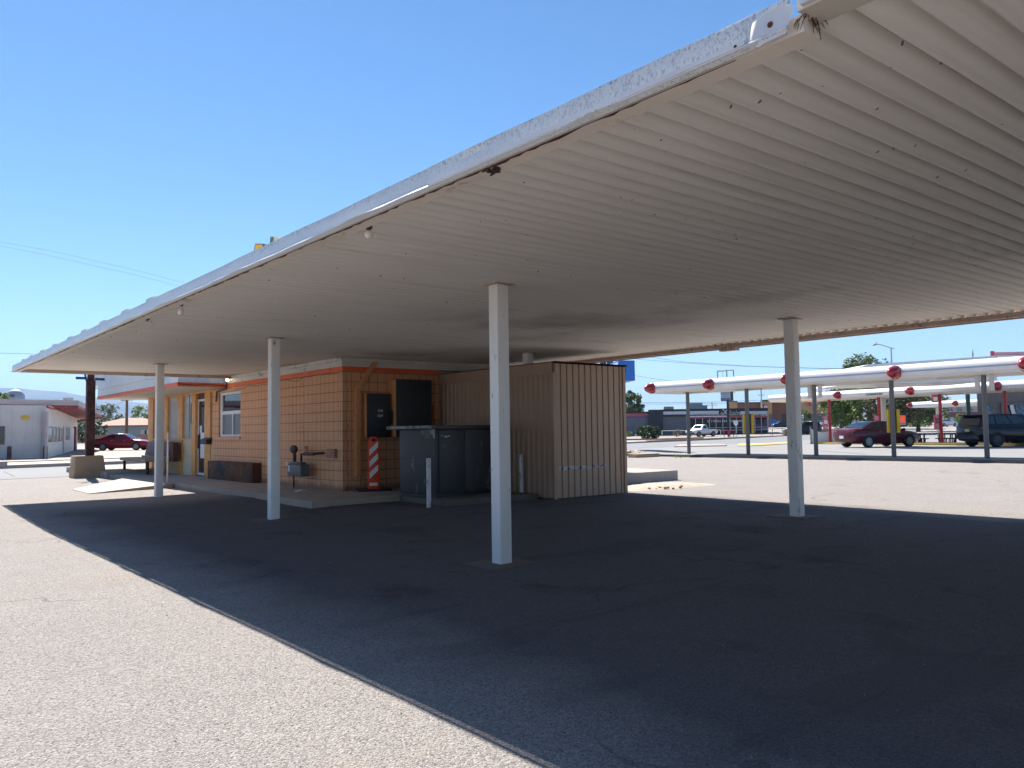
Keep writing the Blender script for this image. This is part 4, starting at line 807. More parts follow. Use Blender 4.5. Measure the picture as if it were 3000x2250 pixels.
# house, low brick wall, pole, tank
def P2(px, d): q = ond(px, d); return q
h_ = thing('house', 'single storey grey house with tan hipped roof behind the red car', 'house', P2(330, 150))
m = MB(h_); m.slab(262, 432, 1249, None, 150, 9); w_ = build('wall', m, 'house_grey', h_)
a, b = pt(250, 1247.5, 148.5), pt(446, 1250, 148.5); z0_ = a.z; e = 12*FWD; c1, c2 = a.lerp(b, .36)+e*.5, a.lerp(b, .62)+e*.5
zt_ = pt(330, 1224.5, 154).z; c1.z = c2.z = zt_; m = MB(h_); A4 = [Vector((v.x, v.y, z0_)) for v in (a, b, b+e, a+e)]
m.add(A4+[c1, c2]+[v-Vector((0, 0, .25)) for v in A4], [(0, 1, 5, 4), (1, 2, 5), (2, 3, 4, 5), (3, 0, 4), (0, 1, 7, 6), (1, 2, 8, 7), (2, 3, 9, 8), (3, 0, 6, 9), (6, 7, 8, 9)]); rf = build('roof', m, 'tan_shingle', h_, smooth=0)
m = MB(h_); m.slab(424, 428, 1261, 1276, 149.8, .2); build('window', m, 'dark_glass', w_)
m = MB(h_); m.slab(412, 424, 1258, 1277, 149.85, .15); build('door', m, 'white_trim', w_)
m = MB(); m.slab(226, 440, 1274.5, None, 128, .3); m.slab(226, 440, 1273.5, 1274.8, 127.96, .4); solo('garden_wall', m, 'tan_brick', 'low tan brick wall in front of the grey house', 'wall')
def upole(lab, px, ytop, d, r, arms=(), name='utility_pole', mat='pole_wood', ybase=None):
    p = ond(px, d); t = thing(name, lab, 'utility pole', p); zt_ = pt(px, ytop, d).z; m = MB(t); m.tube([(p.x, p.y, p.z-.3), (p.x, p.y, zt_)], [r*1.2, r*.85], 8); build('pole', m, mat, t)
    for ya, hw in arms:
        z = pt(px, ya, d).z; m = MB(t); a = p-RIGHT*hw; b = p+RIGHT*hw; m.obox((p.x, p.y), RIGHT, -hw, hw, -.07, .07, z-.07, z+.07)
        for k in (-.9, -.45, .45, .9): q_ = p+RIGHT*hw*k; m.lathe((q_.x, q_.y, z+.07), [(.05, 0), (.06, .1), (.03, .18)], n=6)
        build('crossarm', m, mat, t)
    return p, zt_
p, zt_ = upole('brown wooden utility pole standing between the rusty pole and the snack bar', 371, 1150, 120, .20, ((1172, .9),)); 
tt = thing('water_tank', 'pale blue domed water tank rising behind the roof of the white shop', 'water tank', P2(43, 190))
q = P2(43, 190); r_t = 25*190/2374; zc_ = pt(43, 1163, 190).z; m = MB(tt); m.lathe((q.x, q.y, 0), [(r_t*.55, 0), (r_t*.55, zc_-1.2), (r_t, zc_-.6), (r_t*.98, zc_+.3), (r_t*.85, zc_+1.0), (r_t*.5, zc_+1.65), (0, zc_+1.9)], n=28); tk = build('tank', m, 'tank_blue', tt)
m = MB(tt); m.slab(24, 40, 1155.5, 1163, 190-r_t*1.02, .4); build('emblem', m, 'tank_mark', tk)
upole('slim grey pole with two arms showing beyond the rusty sign pole', 281, 1180, 140, .06, ((1192, .7), (1138, .9)), mat='galv')
tree('bright green tree at the edge of the view behind the white shop', P2(-14, 120), 8.6, 2.3, 'leaf_bright', 11, n=2600, leaf=.22, low=.2)
tree('low green treetop showing over the shop roof beside the water tank', P2(72, 130), 6.9, 1.9, 'leaf_bright', 12, n=1500, leaf=.2, low=.3, rz=1.4)
tree('round dark evergreen bush in front of the grey house', P2(296, 136), 3.6, 1.25, 'leaf_dark', 13, name='bush', n=1600, leaf=.15, low=.02, cat='bush', trunk=.08)
tree('dark bush at the corner of the white shop', P2(242, 125), 3.2, 1.1, 'leaf_dark', 14, name='bush', n=900, leaf=.16, low=.02, cat='bush', trunk=.08)
tree('feathery grey green tree above the tan house roof', P2(318, 190), 8.0, 3.4, 'leaf_grey', 15, n=2200, leaf=.22, low=.3, gap=.8)
tree('wide leafy tree behind the white shop gable', P2(262, 185), 6.0, 5.2, 'leaf_grey', 16, n=2600, leaf=.24, low=.2)
tree('bright tree behind the house beside the snack bar', P2(424, 200), 7.8, 3.6, 'leaf_bright', 17, n=2600, leaf=.26, low=.15)
tree('long low hedge like tree behind the tan house roof', P2(365, 205), 4.6, 6.5, 'leaf_mid', 18, n=2600, leaf=.26, low=.1)
tree('second dark bush under the eave of the grey house', P2(236, 137), 2.6, 1.2, 'leaf_dark', 19, name='bush', n=700, leaf=.16, low=.02, cat='bush', trunk=.08)
# weeds along the far pavement
m = MB(); r5 = random.Random(4)
for cpx, cpy in ((283, 1335), (407, 1333), (1852, 1337), (2005, 1340), (240, 1338), (2830, 1352)):
    c = gp(cpx, cpy)
    for i in range(40):
        q = c+Vector((r5.gauss(0, .28), r5.gauss(0, .2), .1)); a = Vector((r5.gauss(0, .06), r5.gauss(0, .06), r5.uniform(.02, .12))); m.add([q-Vector((.02, 0, .15)), q+Vector((.02, 0, -.15)), q+a], [(0, 1, 2)])
struct('weeds', m, 'leaf_bright', kind='stuff', smooth=0)['label'] = 'dry green weeds at the pavement edges'
# mountains
n = NT('mountain_rock'); v = n.coord(); n.base(n.mix(n.ramp(n.noise(v, .0022, 6, .6), .35, .65), (.085, .085, .075), (.15, .13, .10))); n.b.inputs['Roughness'].default_value = 1
m = MB(); r6 = random.Random(9); NX, NY = 90, 9
prof_ = [(-400, 1150), (-60, 1142), (0, 1136), (36, 1133), (70, 1142), (150, 1144), (200, 1150), (250, 1162), (300, 1166), (450, 1185), (620, 1205), (1000, 1225), (1500, 1236), (2100, 1236), (2500, 1232), (3200, 1236), (3600, 1238)]
def mtop(px):
    for a, b in zip(prof_[:-1], prof_[1:]):
        if a[0] <= px <= b[0]: return a[1]+(b[1]-a[1])*(px-a[0])/(b[0]-a[0])
    return 1240
for j in range(NY):
    for i in range(NX):
        px = -400+4000*i/(NX-1); d = 7600+j*200; base_d = 8400; f = 1-abs((j-(NY-1)/2)/((NY-1)/2)); p = pt(px, 1250, d); hz = pt(px, mtop(px)+r6.uniform(-2.2, 2.2), base_d).z
        m.v.append(Vector((p.x, p.y, -8+(hz+8)*(f**.75)*(1 if f > .98 else r6.uniform(.86, 1.0)))))
m.f = [(j*NX+i, j*NX+i+1, (j+1)*NX+i+1, (j+1)*NX+i) for j in range(NY-1) for i in range(NX-1)]
struct('mountains', m, 'mountain_rock', smooth=60)
# ------------------------------------------------------------------ drive-in stalls on the right
plain('canopy_white', (.74, .74, .74), .35, .05, 1.5); plain('canopy_cream', (.62, .58, .53), .5, .06, 2); plain('canopy_grey', (.36, .37, .41), .4, .1, 2); plain('cap_red', (.30, .008, .016), .22, .08, 2, coat=.6); plain('post_red', (.38, .012, .022), .35, .1, 2); plain('post_grey', (.13, .125, .12), .5, .15, 2, stretch=(1, 1, .3)); plain('pad_yellow', (.66, .43, .01), .5, .1, 4, dirt=(.30, .20, .02), dirt_amt=.15); plain('kerb_yellow', (.62, .40, .06), .7, .2, 3, dirt=(.45, .36, .25), dirt_amt=.5)
plain('menu_pink', (.62, .25, .32), .5, .3, 6); plain('menu_red', (.55, .05, .09), .45, .4, 5); plain('teal_post', (.015, .055, .055), .5, .2, 3); plain('stucco_grey', (.15, .145, .135), .8, .1, 4); plain('pylon_pink', (.58, .28, .34), .5, .1, 3); plain('pylon_red', (.50, .06, .11), .5, .1, 3); plain('screen_red', (.60, .07, .03), .3, .5, 6, emit=.35); plain('screen_grey', (.35, .36, .42), .3, .3, 4); plain('poster_blue', (.03, .09, .16), .3, .5, 5, dirt=(.20, .30, .36), dirt_amt=.5, dscale=4); plain('table_black', (.010, .012, .018), .5); plain('table_top', (.06, .06, .075), .3); plain('cloth_white', (.66, .65, .63), .8, .06, 2, dirt=(.50, .40, .36), dirt_amt=.35, dscale=1.2)
def stall_canopy(lab, A, B, depth, z0, caps, posts, pmat, pr, group, soffit=True):
    A = Vector((A[0], A[1], 0)); B = Vector((B[0], B[1], 0)); u = (B-A).normalized(); L = (B-A).length; w = Vector((-u.y, u.x, 0)); w = w if w.dot(Vector((1, .2, 0))) > 0 else -w
    t = thing('stall_canopy', lab, 'canopy', (A+B)/2, group); m = MB(t)
    m.extr([A+w*.22+Vector((0, 0, z0)), A+w*.04+Vector((0, 0, z0+.10)), A+Vector((0, 0, z0+.22)), A+Vector((0, 0, z0+.27)), A+w*.035+Vector((0, 0, z0+.39)), A+w*.13+Vector((0, 0, z0+.485)), A+w*.4+Vector((0, 0, z0+.53)), A+w*(depth-.3)+Vector((0, 0, z0+.53)), A+w*depth+Vector((0, 0, z0+.3)), A+w*(depth-.1)+Vector((0, 0, z0+.02))], u*L); rf = build('roof', m, 'canopy_white', t, smooth=40)
    m = MB(t); q = A+Vector((0, 0, z0)); m.extr([q+w*.012+Vector((0, 0, .205)), q-w*.012+Vector((0, 0, .235)), q-w*.004+Vector((0, 0, .275)), q+w*.03+Vector((0, 0, .27))], u*L); build('edge_strip', m, 'canopy_grey', rf)
    if soffit:
        m = MB(t); m.extr([A+w*.3+u*.05+Vector((0, 0, z0-.015)), A+w*(depth-.25)+u*.05+Vector((0, 0, z0-.015)), A+w*(depth-.25)+u*.05+Vector((0, 0, z0+.018)), A+w*.3+u*.05+Vector((0, 0, z0+.018))], u*(L-.1)); build('soffit', m, 'canopy_cream', rf)
        s = 2.1
        while s < L-1.2:
            m = MB(t); c = A+u*s+w*.9; m.obox((c.x, c.y), u, -.62, .62, -.12, .12, z0-.075, z0-.016); build('light_panel', m, 'canopy_cream', rf); s += 2.9
    for s in caps:
        c = A+u*s+Vector((0, 0, z0+.235)); m = MB(t); m.lathe(c+w*.12, [(.24, 0), (.262, .03), (.262, .11), (.245, .13), (.238, .20), (.205, .33), (.15, .45), (.075, .53), (0, .555)], -w, 22); build('end_cap', m, 'cap_red', t)
    for p, zb, zt_ in posts: m = MB(t); m.lathe((p[0], p[1], 0), [(pr, zb-.1), (pr, zt_)], n=14); build('post', m, pmat, t)
    return t, A, u, w
Y1 = lambda px: hit(px, 1130, 0, 29.7)[1]
yA, yB = Y1(1900), 3.0
posts1 = [((30.30, hit(px, py, 0, 30.30)[1]), 0, 3.02) for px, py in ((2019, 1337), (2193, 1340), (2392, 1343), (2620, 1346), (2893, 1351))]+[((30.3, 8.3), 0, 3.02), ((30.3, 5.0), 0, 3.02)]
caps1 = [yA-Y1(px) for px in (1907, 2078, 2308, 2622, 3010)]
c1, A1, u1, w1 = stall_canopy('nearest white drive-in canopy with red bullet caps on grey posts', (29.7, yA), (29.7, yB), 2.5, 3.0, caps1, posts1, 'post_grey', .085, 'white drive-in stall canopies')
for (p, _, _) in (posts1[2], posts1[4]):
    for o_ in (-.30, .16): m = MB(c1); m.box(p[0]+.02, p[0]+.10, p[1]+o_, p[1]+o_+.14, 2.45, 2.98); build('sign_bracket', m, 'canopy_cream', c1)
for k, lab in ((1, 'pair of yellow pads on the second grey post from the shed'), (3, 'pair of yellow pads on the grey post before the dark red sedan')):
    p = posts1[k][0]; t = thing('post_guard', lab, 'post guard', (p[0], p[1], .9), 'yellow pads on the grey stall posts'); v_ = ray(1900+1600*.18, 1240); 
    for s in (-1, 1):
        c = Vector((p[0]+.10, p[1], 0))+RIGHT*s*.17; m = MB(t); m.obox((c.x, c.y), RIGHT, -.065, .065, 0, .10, 1.02, 1.90); build('pad', m, 'pad_yellow', t, bevel=.01)
    m = MB(t); c = Vector((p[0]+.10, p[1], 0)); m.obox((c.x, c.y), RIGHT, -.13, .13, .06, .22, 1.05, 1.88); build('menu_housing', m, 'sign_cream' if k == 9 else 'black_metal', t)
# second canopy on red posts
a2, b2 = pt(2250, 1160, 59.5), pt(3080, 1130, 42.0); d2 = (b2-a2); d2.z = 0; L2 = d2.length; d2n = d2.normalized()
def along2(px): q = ray(px, 1150); return (a2.x*q.y-a2.y*q.x)/(d2n.y*q.x-d2n.x*q.y)
P2p = []; w2 = Vector((-d2n.y, d2n.x, 0)); w2 = w2 if w2.dot(Vector((1, .2, 0))) > 0 else -w2
for px in (2411, 2556, 2735, 2925): q = Vector((a2.x, a2.y, 0))+d2n*along2(px)+w2*.55; P2p.append(((q.x, q.y), .1, 3.16))
caps2 = [along2(px) for px in (2454, 2667, 2922)]
c2, A2, u2, w2_ = stall_canopy('middle white drive-in canopy with red caps on red posts', (a2.x, a2.y), (b2.x, b2.y), 3.0, 3.13, caps2, P2p, 'post_red', .095, 'white drive-in stall canopies')
text(c2, 'lettering', "CLEARANCE 8'6\"", 'black_metal', Vector((a2.x, a2.y, 3.29))+d2n*along2(2561)-w2*.03, d2n, .17, ext=.01)
m = MB(); isl = [Vector((a2.x, a2.y, 0))+d2n*along2(2368)+w2*.2, Vector((a2.x, a2.y, 0))+d2n*(L2-1)+w2*.2]; m.obox((isl[0].x, isl[0].y), d2n, 0, (isl[1]-isl[0]).length, 0 if w2.dot(Vector((-d2n.y, d2n.x, 0))) > 0 else -1.2, 1.2 if w2.dot(Vector((-d2n.y, d2n.x, 0))) > 0 else 0, -.05, .25); struct('kerb', m, 'kerb_yellow', bevel=.03)
def menu_board(lab, px, y0, y1, wpx, mats, face=True):
    c = Vector((a2.x, a2.y, 0))+d2n*along2(px)+w2*.30; dpt = c.dot(FWD); t = thing('menu_board', lab, 'menu board', c, 'menu boards on the red posts')
    z1, z0 = pt(px, y0, dpt).z, pt(px, y1, dpt).z; hw = wpx*dpt/2374/2
    m = MB(t); m.obox((c.x, c.y), RIGHT, -hw, hw, -.05, .12, z0, z1); b = build('board', m, mats[0], t, bevel=.015)
    for f0, f1, mt in mats[1:]: m = MB(t); m.obox((c.x, c.y), RIGHT, -hw*.8, hw*.8, -.062, -.051, z0+(z1-z0)*f0, z0+(z1-z0)*f1); build('panel', m, mt, b)
    return t
menu_board('pink menu board with white bottle picture on the leftmost red post', 2406, 1219, 1259, 12, ('menu_red', (.78, .97, 'menu_pink'), (.42, .72, 'reflective_white'), (.05, .30, 'menu_pink')))
menu_board('pink menu board above the roof of the dark red sedan', 2556, 1216, 1236, 13, ('menu_red', (.3, .9, 'menu_pink')))
menu_board('menu board with round pale picture on the red post by the tables', 2731, 1215, 1258, 12, ('menu_red', (.80, .97, 'menu_pink'), (.48, .75, 'vent_grille'), (.50, .72, 'screen_grey'), (.05, .40, 'menu_pink')))
menu_board('small red and white sign high on the red post by the tables', 2729, 1157, 1179, 15, ('pylon_red', (.2, .72, 'reflective_white')))
# cars in the stalls
rw = hit(2542, 1311.5, 2, .10); hd = mixdir(.95, .31)
hn = Vector((hd[0], hd[1], 0)).normalized(); ln = Vector((-hn.y, hn.x, 0))
car('parked_car', 'dark red sedan parked at the drive-in with its tail lights showing', 'car', 'sedan', 'paint_dark_maroon', tuple(rw+hn*1.38+ln*.80+Vector((0, 0, .005))), hd, 1.0, fine=True)
rw = hit(2919, 1310, 2, .10); hd = mixdir(.985, .17); hn = Vector((hd[0], hd[1], 0)).normalized(); ln = Vector((-hn.y, hn.x, 0))
# rear right wheel is the one seen
car('parked_suv', 'black suv with roof spoiler parked under the drive-in canopy', 'suv', 'suv', 'paint_black', tuple(rw+hn*1.36+ln*.85+Vector((0, 0, .005))), hd, 1.0, fine=True)
# restaurant body behind
rs = thing('drive_in_restaurant', 'grey drive-in restaurant with white barrel awning and red roof pylon', 'building', ond(2960, 52))
m = MB(rs); m.slab(2866, 3260, 1120, None, 50, 8); wl = build('wall', m, 'stucco_grey', rs)
m = MB(rs); m.slab(2890, 2920, 1184, 1236, 49.9, .2); m.slab(2936, 3100, 1178, 1236, 49.9, .2); win = build('window', m, 'dark_glass', wl)
m = MB(rs); m.slab(2895, 2909, 1189, 1215, 49.88, .015); build('poster', m, 'poster_blue', win); m = MB(rs); m.slab(2978, 3070, 1186, 1230, 49.88, .015); build('poster', m, 'poster_blue', win)
m = MB(rs); m.extr([pt(x, y, 49.86) for x, y in ((2958, 1188), (2968, 1185), (2976, 1212), (2965, 1216))], FWD*.02); build('poster', m, 'paper', win)
m = MB(rs); k = 26; a, b = pt(2480, 1088, 44), pt(2918, 1045, 42)
prof2 = [(0, 3.6), (.35, 3.95), (1.0, 4.38), (1.9, 4.62), (3.0, 4.66)]
ua = Vector((b.x-a.x, b.y-a.y, 0)); La = ua.length; ua.normalize(); O = Vector((a.x, a.y, 0)); wA = FWD
m.extr([O+Vector((0, 0, 3.55)), O+ua*.12+Vector((0, 0, 4.1)), O+ua*.5+Vector((0, 0, 4.42)), O+ua*1.1+Vector((0, 0, 4.60)), O+ua*La+Vector((0, 0, pt(2918, 1042, 42).z)), O+ua*La+Vector((0, 0, 3.55))], wA*5); build('awning', m, 'canopy_white', rs, smooth=30)
m = MB(rs); m.slab(2912, 3260, 1028, 1062, 47.5, .8); pyl = build('roof_pylon', m, 'pylon_pink', rs)
m = MB(rs); m.slab(2912, 2924, 1027, 1062, 47.44, .9); build('pylon_edge', m, 'pylon_red', pyl)
m = MB(rs); m.slab(2930, 3250, 1038, 1061, 47.44, .1); build('pylon_face', m, 'canopy_cream', pyl)
# far stall canopy
a3, b3 = pt(2664, 1182, 78), pt(2900, 1180, 70); d3 = Vector((b3.x-a3.x, b3.y-a3.y, 0)); L3 = d3.length; d3.normalize()
w3 = Vector((-d3.y, d3.x, 0)); w3 = w3 if w3.dot(Vector((1, .2, 0))) > 0 else -w3; q3 = Vector((a3.x, a3.y, 0))+d3*2.6+w3*.6
stall_canopy('small far white canopy with red caps beyond the picnic tables', (a3.x, a3.y), (b3.x, b3.y), 3.0, pt(2664, 1194, 78).z-.02, (0.1, L3*.60), [((q3.x, q3.y), 0, 3.1)], 'canopy_cream', .12, 'white drive-in stall canopies')
def pole(name, lab, px, yt, d, r, mat):
    p = ond(px, d); m = MB(); m.lathe((p.x, p.y, p.z-.1), [(r, 0), (r, pt(px, yt, d).z-p.z+.1)], n=12); solo(name, m, mat, lab, 'pole')
pole('steel_pole', 'dark teal steel pole beside the restaurant wall', 2839, 1145, 54, .14, 'teal_post')
pole('canopy_pole', 'thick pale pole behind the roof of the dark red sedan', 2590, 1160, 53, .16, 'canopy_cream')
# digital menu
t = thing('menu_screen', 'large outdoor menu screen with red picture behind the yellow pads', 'menu screen', ond(2625, 55))
m = MB(t); m.slab(2596, 2658, 1213, 1250, 55, .25); f = build('frame', m, 'black_metal', t)
m = MB(t); m.slab(2600, 2655, 1216, 1246, 54.97, .03); s_ = build('screen', m, 'screen_grey', f)
m = MB(t); m.slab(2626, 2653, 1219, 1238, 54.95, .02); build('picture', m, 'screen_red', s_)
m = MB(t); m.slab(2622, 2632, 1250, None, 55.1, .15); build('stand', m, 'black_metal', t)
# picnic tables
def table(lab, px, d):
    c = ond(px, d); t = thing('picnic_table', lab, 'picnic table', c, 'dark picnic tables at the drive-in')
    m = MB(t); m.lathe((c.x, c.y, 0), [(.2, .74), (.86, .74), (.88, .78), (.86, .80), (0, .80)], n=22); build('table_top', m, 'table_top', t)
    for k in range(4):
        a = k*math.pi/2+.5; e = Vector((math.cos(a), math.sin(a), 0)); s = Vector((-e.y, e.x, 0))
        for o_ in (-.2, .2):
            m = MB(t); m.tube([c+e*.45+s*o_+Vector((0, 0, .74)), c+e*.42+s*o_+Vector((0, 0, .18)), c+e*.55+s*o_+Vector((0, 0, .06)), c+e*1.15+s*o_+Vector((0, 0, .06)), c+e*1.28+s*o_+Vector((0, 0, .2)), c+e*1.25+s*o_+Vector((0, 0, .44))], .035, 7); build('leg', m, 'table_black', t)
        m = MB(t); cc = c+e*1.22; m.obox((cc.x, cc.y), s, -.55, .55, -.16, .16, .44, .475); build('seat', m, 'table_black', t)
table('dark round picnic table between the red sedan and the red post', 2683, 50.5); table('dark round picnic table between the red post and the black suv', 2775, 50.0)
# banner fence
t = thing('banner', 'white cloth banner sagging between two posts beside the yellow kerb', 'banner', ond(2410, 57))
A_, B_ = pt(2374, 1255, 57), pt(2452, 1250, 55.5); m = MB(t); NB = 16
for i in range(NB+1):
    f = i/NB; p = A_.lerp(B_, f)
    for j in range(6):
        g_ = j/5; sag = .32*math.sin(math.pi*f)*(1-g_*.3); m.v.append(Vector((p.x, p.y, 0))+FWD*(.05*math.sin(9*f+3*g_))+Vector((0, 0, .06+(p.z-.06-sag)*(1-g_)))-m.o)
m.f = [(i*6+j, i*6+j+1, (i+1)*6+j+1, (i+1)*6+j) for i in range(NB) for j in range(5)]; build('cloth', m, 'cloth_white', t, smooth=60)
for p in (A_, B_): m = MB(t); m.tube([(p.x, p.y, -.1), (p.x, p.y, p.z+.12)], .035, 7); build('post', m, 'galv', t)
# islands and kerbs in the forecourt
def island(P, h, mat):
    m = MB(); g_ = [gp(*p) for p in P]; m.prism([(p.x, p.y) for p in g_], -.05, h); struct('traffic_island', m, mat, bevel=.03)
island(((1975, 1315), (2128, 1311.5), (2128, 1306.5), (1990, 1308.5)), .16, 'concrete'); island(((2160, 1312), (2200, 1312), (2345, 1303), (2345, 1299), (2240, 1305), (2165, 1306.5)), .15, 'kerb_yellow')
island(((2130, 1311), (2158, 1311), (2160, 1308), (2132, 1308)), .05, 'pale_concrete')
# rocks beyond the shed
m = MB(); r7 = random.Random(8)
def rock(m, c, s, r_):
    vs = []; n1, n2 = 5, 7
    for i in range(n1+1):
        th = math.pi*i/n1
        for j in range(n2): ph = 2*math.pi*j/n2; q = s*r_.uniform(.72, 1.1); vs.append(c+Vector((math.sin(th)*math.cos(ph)*q*1.25, math.sin(th)*math.sin(ph)*q, math.cos(th)*q*.62)))
    m.add(vs, [(i*n2+j, i*n2+(j+1) % n2, (i+1)*n2+(j+1) % n2, (i+1)*n2+j) for i in range(n1) for j in range(n2)])
for i in range(70):
    f = r7.random(); px = 1826+f*46; base = 1331; top = 1309+f*14; py = r7.uniform(top+5, base+3); c = gp(px, base+(2 if f < .5 else 0)); zz = max(.03, (base-py)*.0155); rock(m, c+Vector((r7.uniform(-.5, .5), r7.uniform(-.4, .9), zz*r7.uniform(.5, 1))), r7.uniform(.09, .24), r7)
o = struct('rock_pile', m, 'rubble_tan', kind='stuff', smooth=40); tag(o, 'pile of pale broken rubble beyond the brown shed')
m = MB(); c = gp(1858, 1341); m.box(c.x-.1, c.x+1.5, c.y-.2, c.y+.3, 0, .16); solo('kerb_stone', m, 'plinth_concrete', 'loose concrete kerb stone lying in front of the rubble pile', 'kerb stone')
m = MB(); c = hit(1925, 1425, 2, 0)
NN = 14; m.add([c+Vector((-1.6+3.2*i/NN, -.8+1.5*j/NN, -.02+.085*max(0, 1-((i/NN-.5)*2)**2)*max(0, 1-((j/NN-.5)*2)**2)+r7.uniform(0, .012))) for j in range(NN+1) for i in range(NN+1)], [(j*(NN+1)+i, j*(NN+1)+i+1, (j+1)*(NN+1)+i+1, (j+1)*(NN+1)+i) for j in range(NN) for i in range(NN)])
struct('dirt', m, 'silt', kind='stuff')['label'] = 'low mound of tan dirt by the concrete slab'
m = MB()
for i in range(34): px = r7.uniform(1885, 2000); py = r7.uniform(1416, 1432); rock(m, hit(px, py, 2, .03), r7.uniform(.012, .045), r7)
struct('dirt_clods', m, 'post_brown', kind='stuff')['label'] = 'dark clods scattered over the tan dirt'

# ------------------------------------------------------------------ big thai-style sign box behind the shed
plain('sign_blue', (.01, .14, .50), .4, .1, 3); plain('letter_red', (.55, .01, .02), .5); plain('sign_pale', (.50, .52, .62), .4, .06, 2)
t = thing('drive_thru_sign', 'blue framed sign with red words showing over the brown shed roof', 'sign', ond(1800, 46))
A_, B_ = pt(1738, 1068, 50), pt(1812, 1057, 44); uu = Vector((B_.x-A_.x, B_.y-A_.y, 0)); LL = uu.length; uu.normalize(); zt_ = pt(1812, 1056, 44).z
m = MB(t); m.obox((A_.x, A_.y), uu, 0, LL, 0, .9, zt_-1.1, zt_); bx = build('box', m, 'sign_blue', t)
m = MB(t); m.obox((A_.x, A_.y), uu, .15, LL-.12, -.02, -.001, zt_-1.0, zt_-.10); fc = build('face', m, 'sign_pale', bx)
m = MB(t); q = Vector((B_.x, B_.y, 0)); m.obox((q.x, q.y), RIGHT, .02, .32, 0, .22, zt_-1.05, zt_-.02); build('side_box', m, 'sign_blue', bx)
text(fc, 'lettering', 'Drive Thru', 'letter_red', Vector((A_.x, A_.y, zt_-.36))+uu*(LL-2.55)+Vector((uu.y, -uu.x, 0))*.03, uu, .62, ext=.008)
m = MB(t)
for f in (.45, .72): q = A_.lerp(B_, f)+FWD*.4; m.box(q.x-.13, q.x+.13, q.y-.13, q.y+.13, 0, zt_+.42)
build('post', m, 'sign_navy', t)

# ------------------------------------------------------------------ motorcycle shop across the road
plain('shop_grey', (.125, .135, .155), .7, .08, 2); plain('shop_navy', (.012, .018, .030), .6, .1, 2); plain('shop_black', (.018, .017, .022), .6, .1, 2); plain('stripe_red', (.50, .06, .05), .5); plain('stripe_purple', (.10, .06, .18), .5); plain('band_white', (.50, .54, .60), .5, .06, 2); plain('awning_red', (.40, .05, .09), .5, .2, 2, dirt=(.6, .25, .28), dirt_amt=.3); plain('shop_purple', (.055, .045, .10), .5, .3, 3); plain('hvac_beige', (.42, .36, .28), .6, .1, 2); plain('hvac_grey', (.36, .37, .37), .6, .15, 1); plain('script_silver', (.45, .45, .46), .4, .1); plain('red_paint', (.42, .02, .03), .4, .1); plain('frame_steel', (.10, .15, .18), .5)
DX = 131
ex = thing('motorcycle_shop', 'dark grey motorcycle shop with script lettering on its long black fascia', 'building', ond(2090, DX))
def sl(nm, par, px0, px1, y0, y1, d, th, mat, root=ex):
    m = MB(root); m.slab(px0, px1, y0, y1, d, th); return build(nm, m, mat, par)
wl = sl('wall', ex, 1775, 1900, 1208, None, DX, 14, 'shop_grey'); sl('stripe', wl, 1775, 1900, 1214, 1219.5, DX-.03, .03, 'stripe_red'); sl('stripe', wl, 1775, 1900, 1219.6, 1225, DX-.03, .03, 'stripe_purple'); sl('coping', wl, 1775, 1900, 1206.5, 1211, DX-.05, 14, 'shop_black')
sl('entry_tower', ex, 1900, 1943, 1200, None, DX-.6, 14, 'shop_navy'); sl('wall', ex, 1943, 2019, 1218, None, DX, 14, 'shop_grey')
sl('roof', ex, 1943, 2251, 1206, 1210, DX+.3, 14, 'shop_black')
fa = sl('fascia', ex, 1943, 2251, 1198, 1219, DX-.35, .5, 'shop_black')
for a, b in ((1944, 2107), (2170, 2250)): sl('white_band', fa, a, b, 1204.5, 1213.5, DX-.39, .035, 'band_white')
sl('cornice', fa, 1942, 2252, 1197, 1199, DX-.4, 1, 'shop_navy')
aw = sl('awning', ex, 2019, 2250, 1219.5, 1224.5, DX-.55, .5, 'awning_red')
gl = sl('shop_window', ex, 2020, 2250, 1224, 1266, DX-.1, .3, 'shop_glass')
for px in (2020, 2038, 2059, 2079, 2098, 2118, 2139, 2158, 2175, 2195, 2212, 2231): sl('mullion', gl, px-.7, px+.7, 1220, 1268, DX-.16, .06, 'white_frame')
sl('corner_frame', gl, 2247.5, 2251, 1219, None, DX-.2, .4, 'pylon_pink')
for y in (1252, 1259.5): sl('rail', gl, 2020, 2250, y, y+1.0, DX-.18, .07, 'white_frame')
sl('base_wall', ex, 2020, 2250, 1266, None, DX-.08, .3, 'shop_black'); sl('purple_drape', gl, 2206, 2248, 1228, 1262, DX-.13, .03, 'shop_purple'); sl('dark_opening', gl, 2216, 2240, 1228, 1241, DX-.145, .02, 'shop_black')
text(fa, 'lettering', 'eXclusive', 'script_silver', pt(2140, 1209.3, DX-.45), RIGHT, 1.12, shear=.35, ext=.02, sx=.78); 
text(fa, 'lettering', 'X', 'script_silver', pt(2124.5, 1207.5, DX-.47), RIGHT, 1.35, ext=.02)
sl('underline', fa, 2113, 2164, 1215.3, 1216.6, DX-.4, .04, 'script_silver')
for s_, px in (('PARTS', 2031), ('ACCESSORIES', 2061), ('APPAREL', 2096), ('MOTORCYCLE', 2184), ('SERVICE', 2214), ('SUPPLIES', 2239)): text(fa, 'lettering', s_, 'lettering_white', pt(px, 1215.4, DX-.42), RIGHT, .30, ext=.01, sx=1.25 if px < 2100 else 1.05)
text(gl, 'lettering', 'V TWIN PERFORMANCE', 'lettering_white', pt(2132, 1234, DX-.22), RIGHT, .52, ext=.01, sx=1.18)
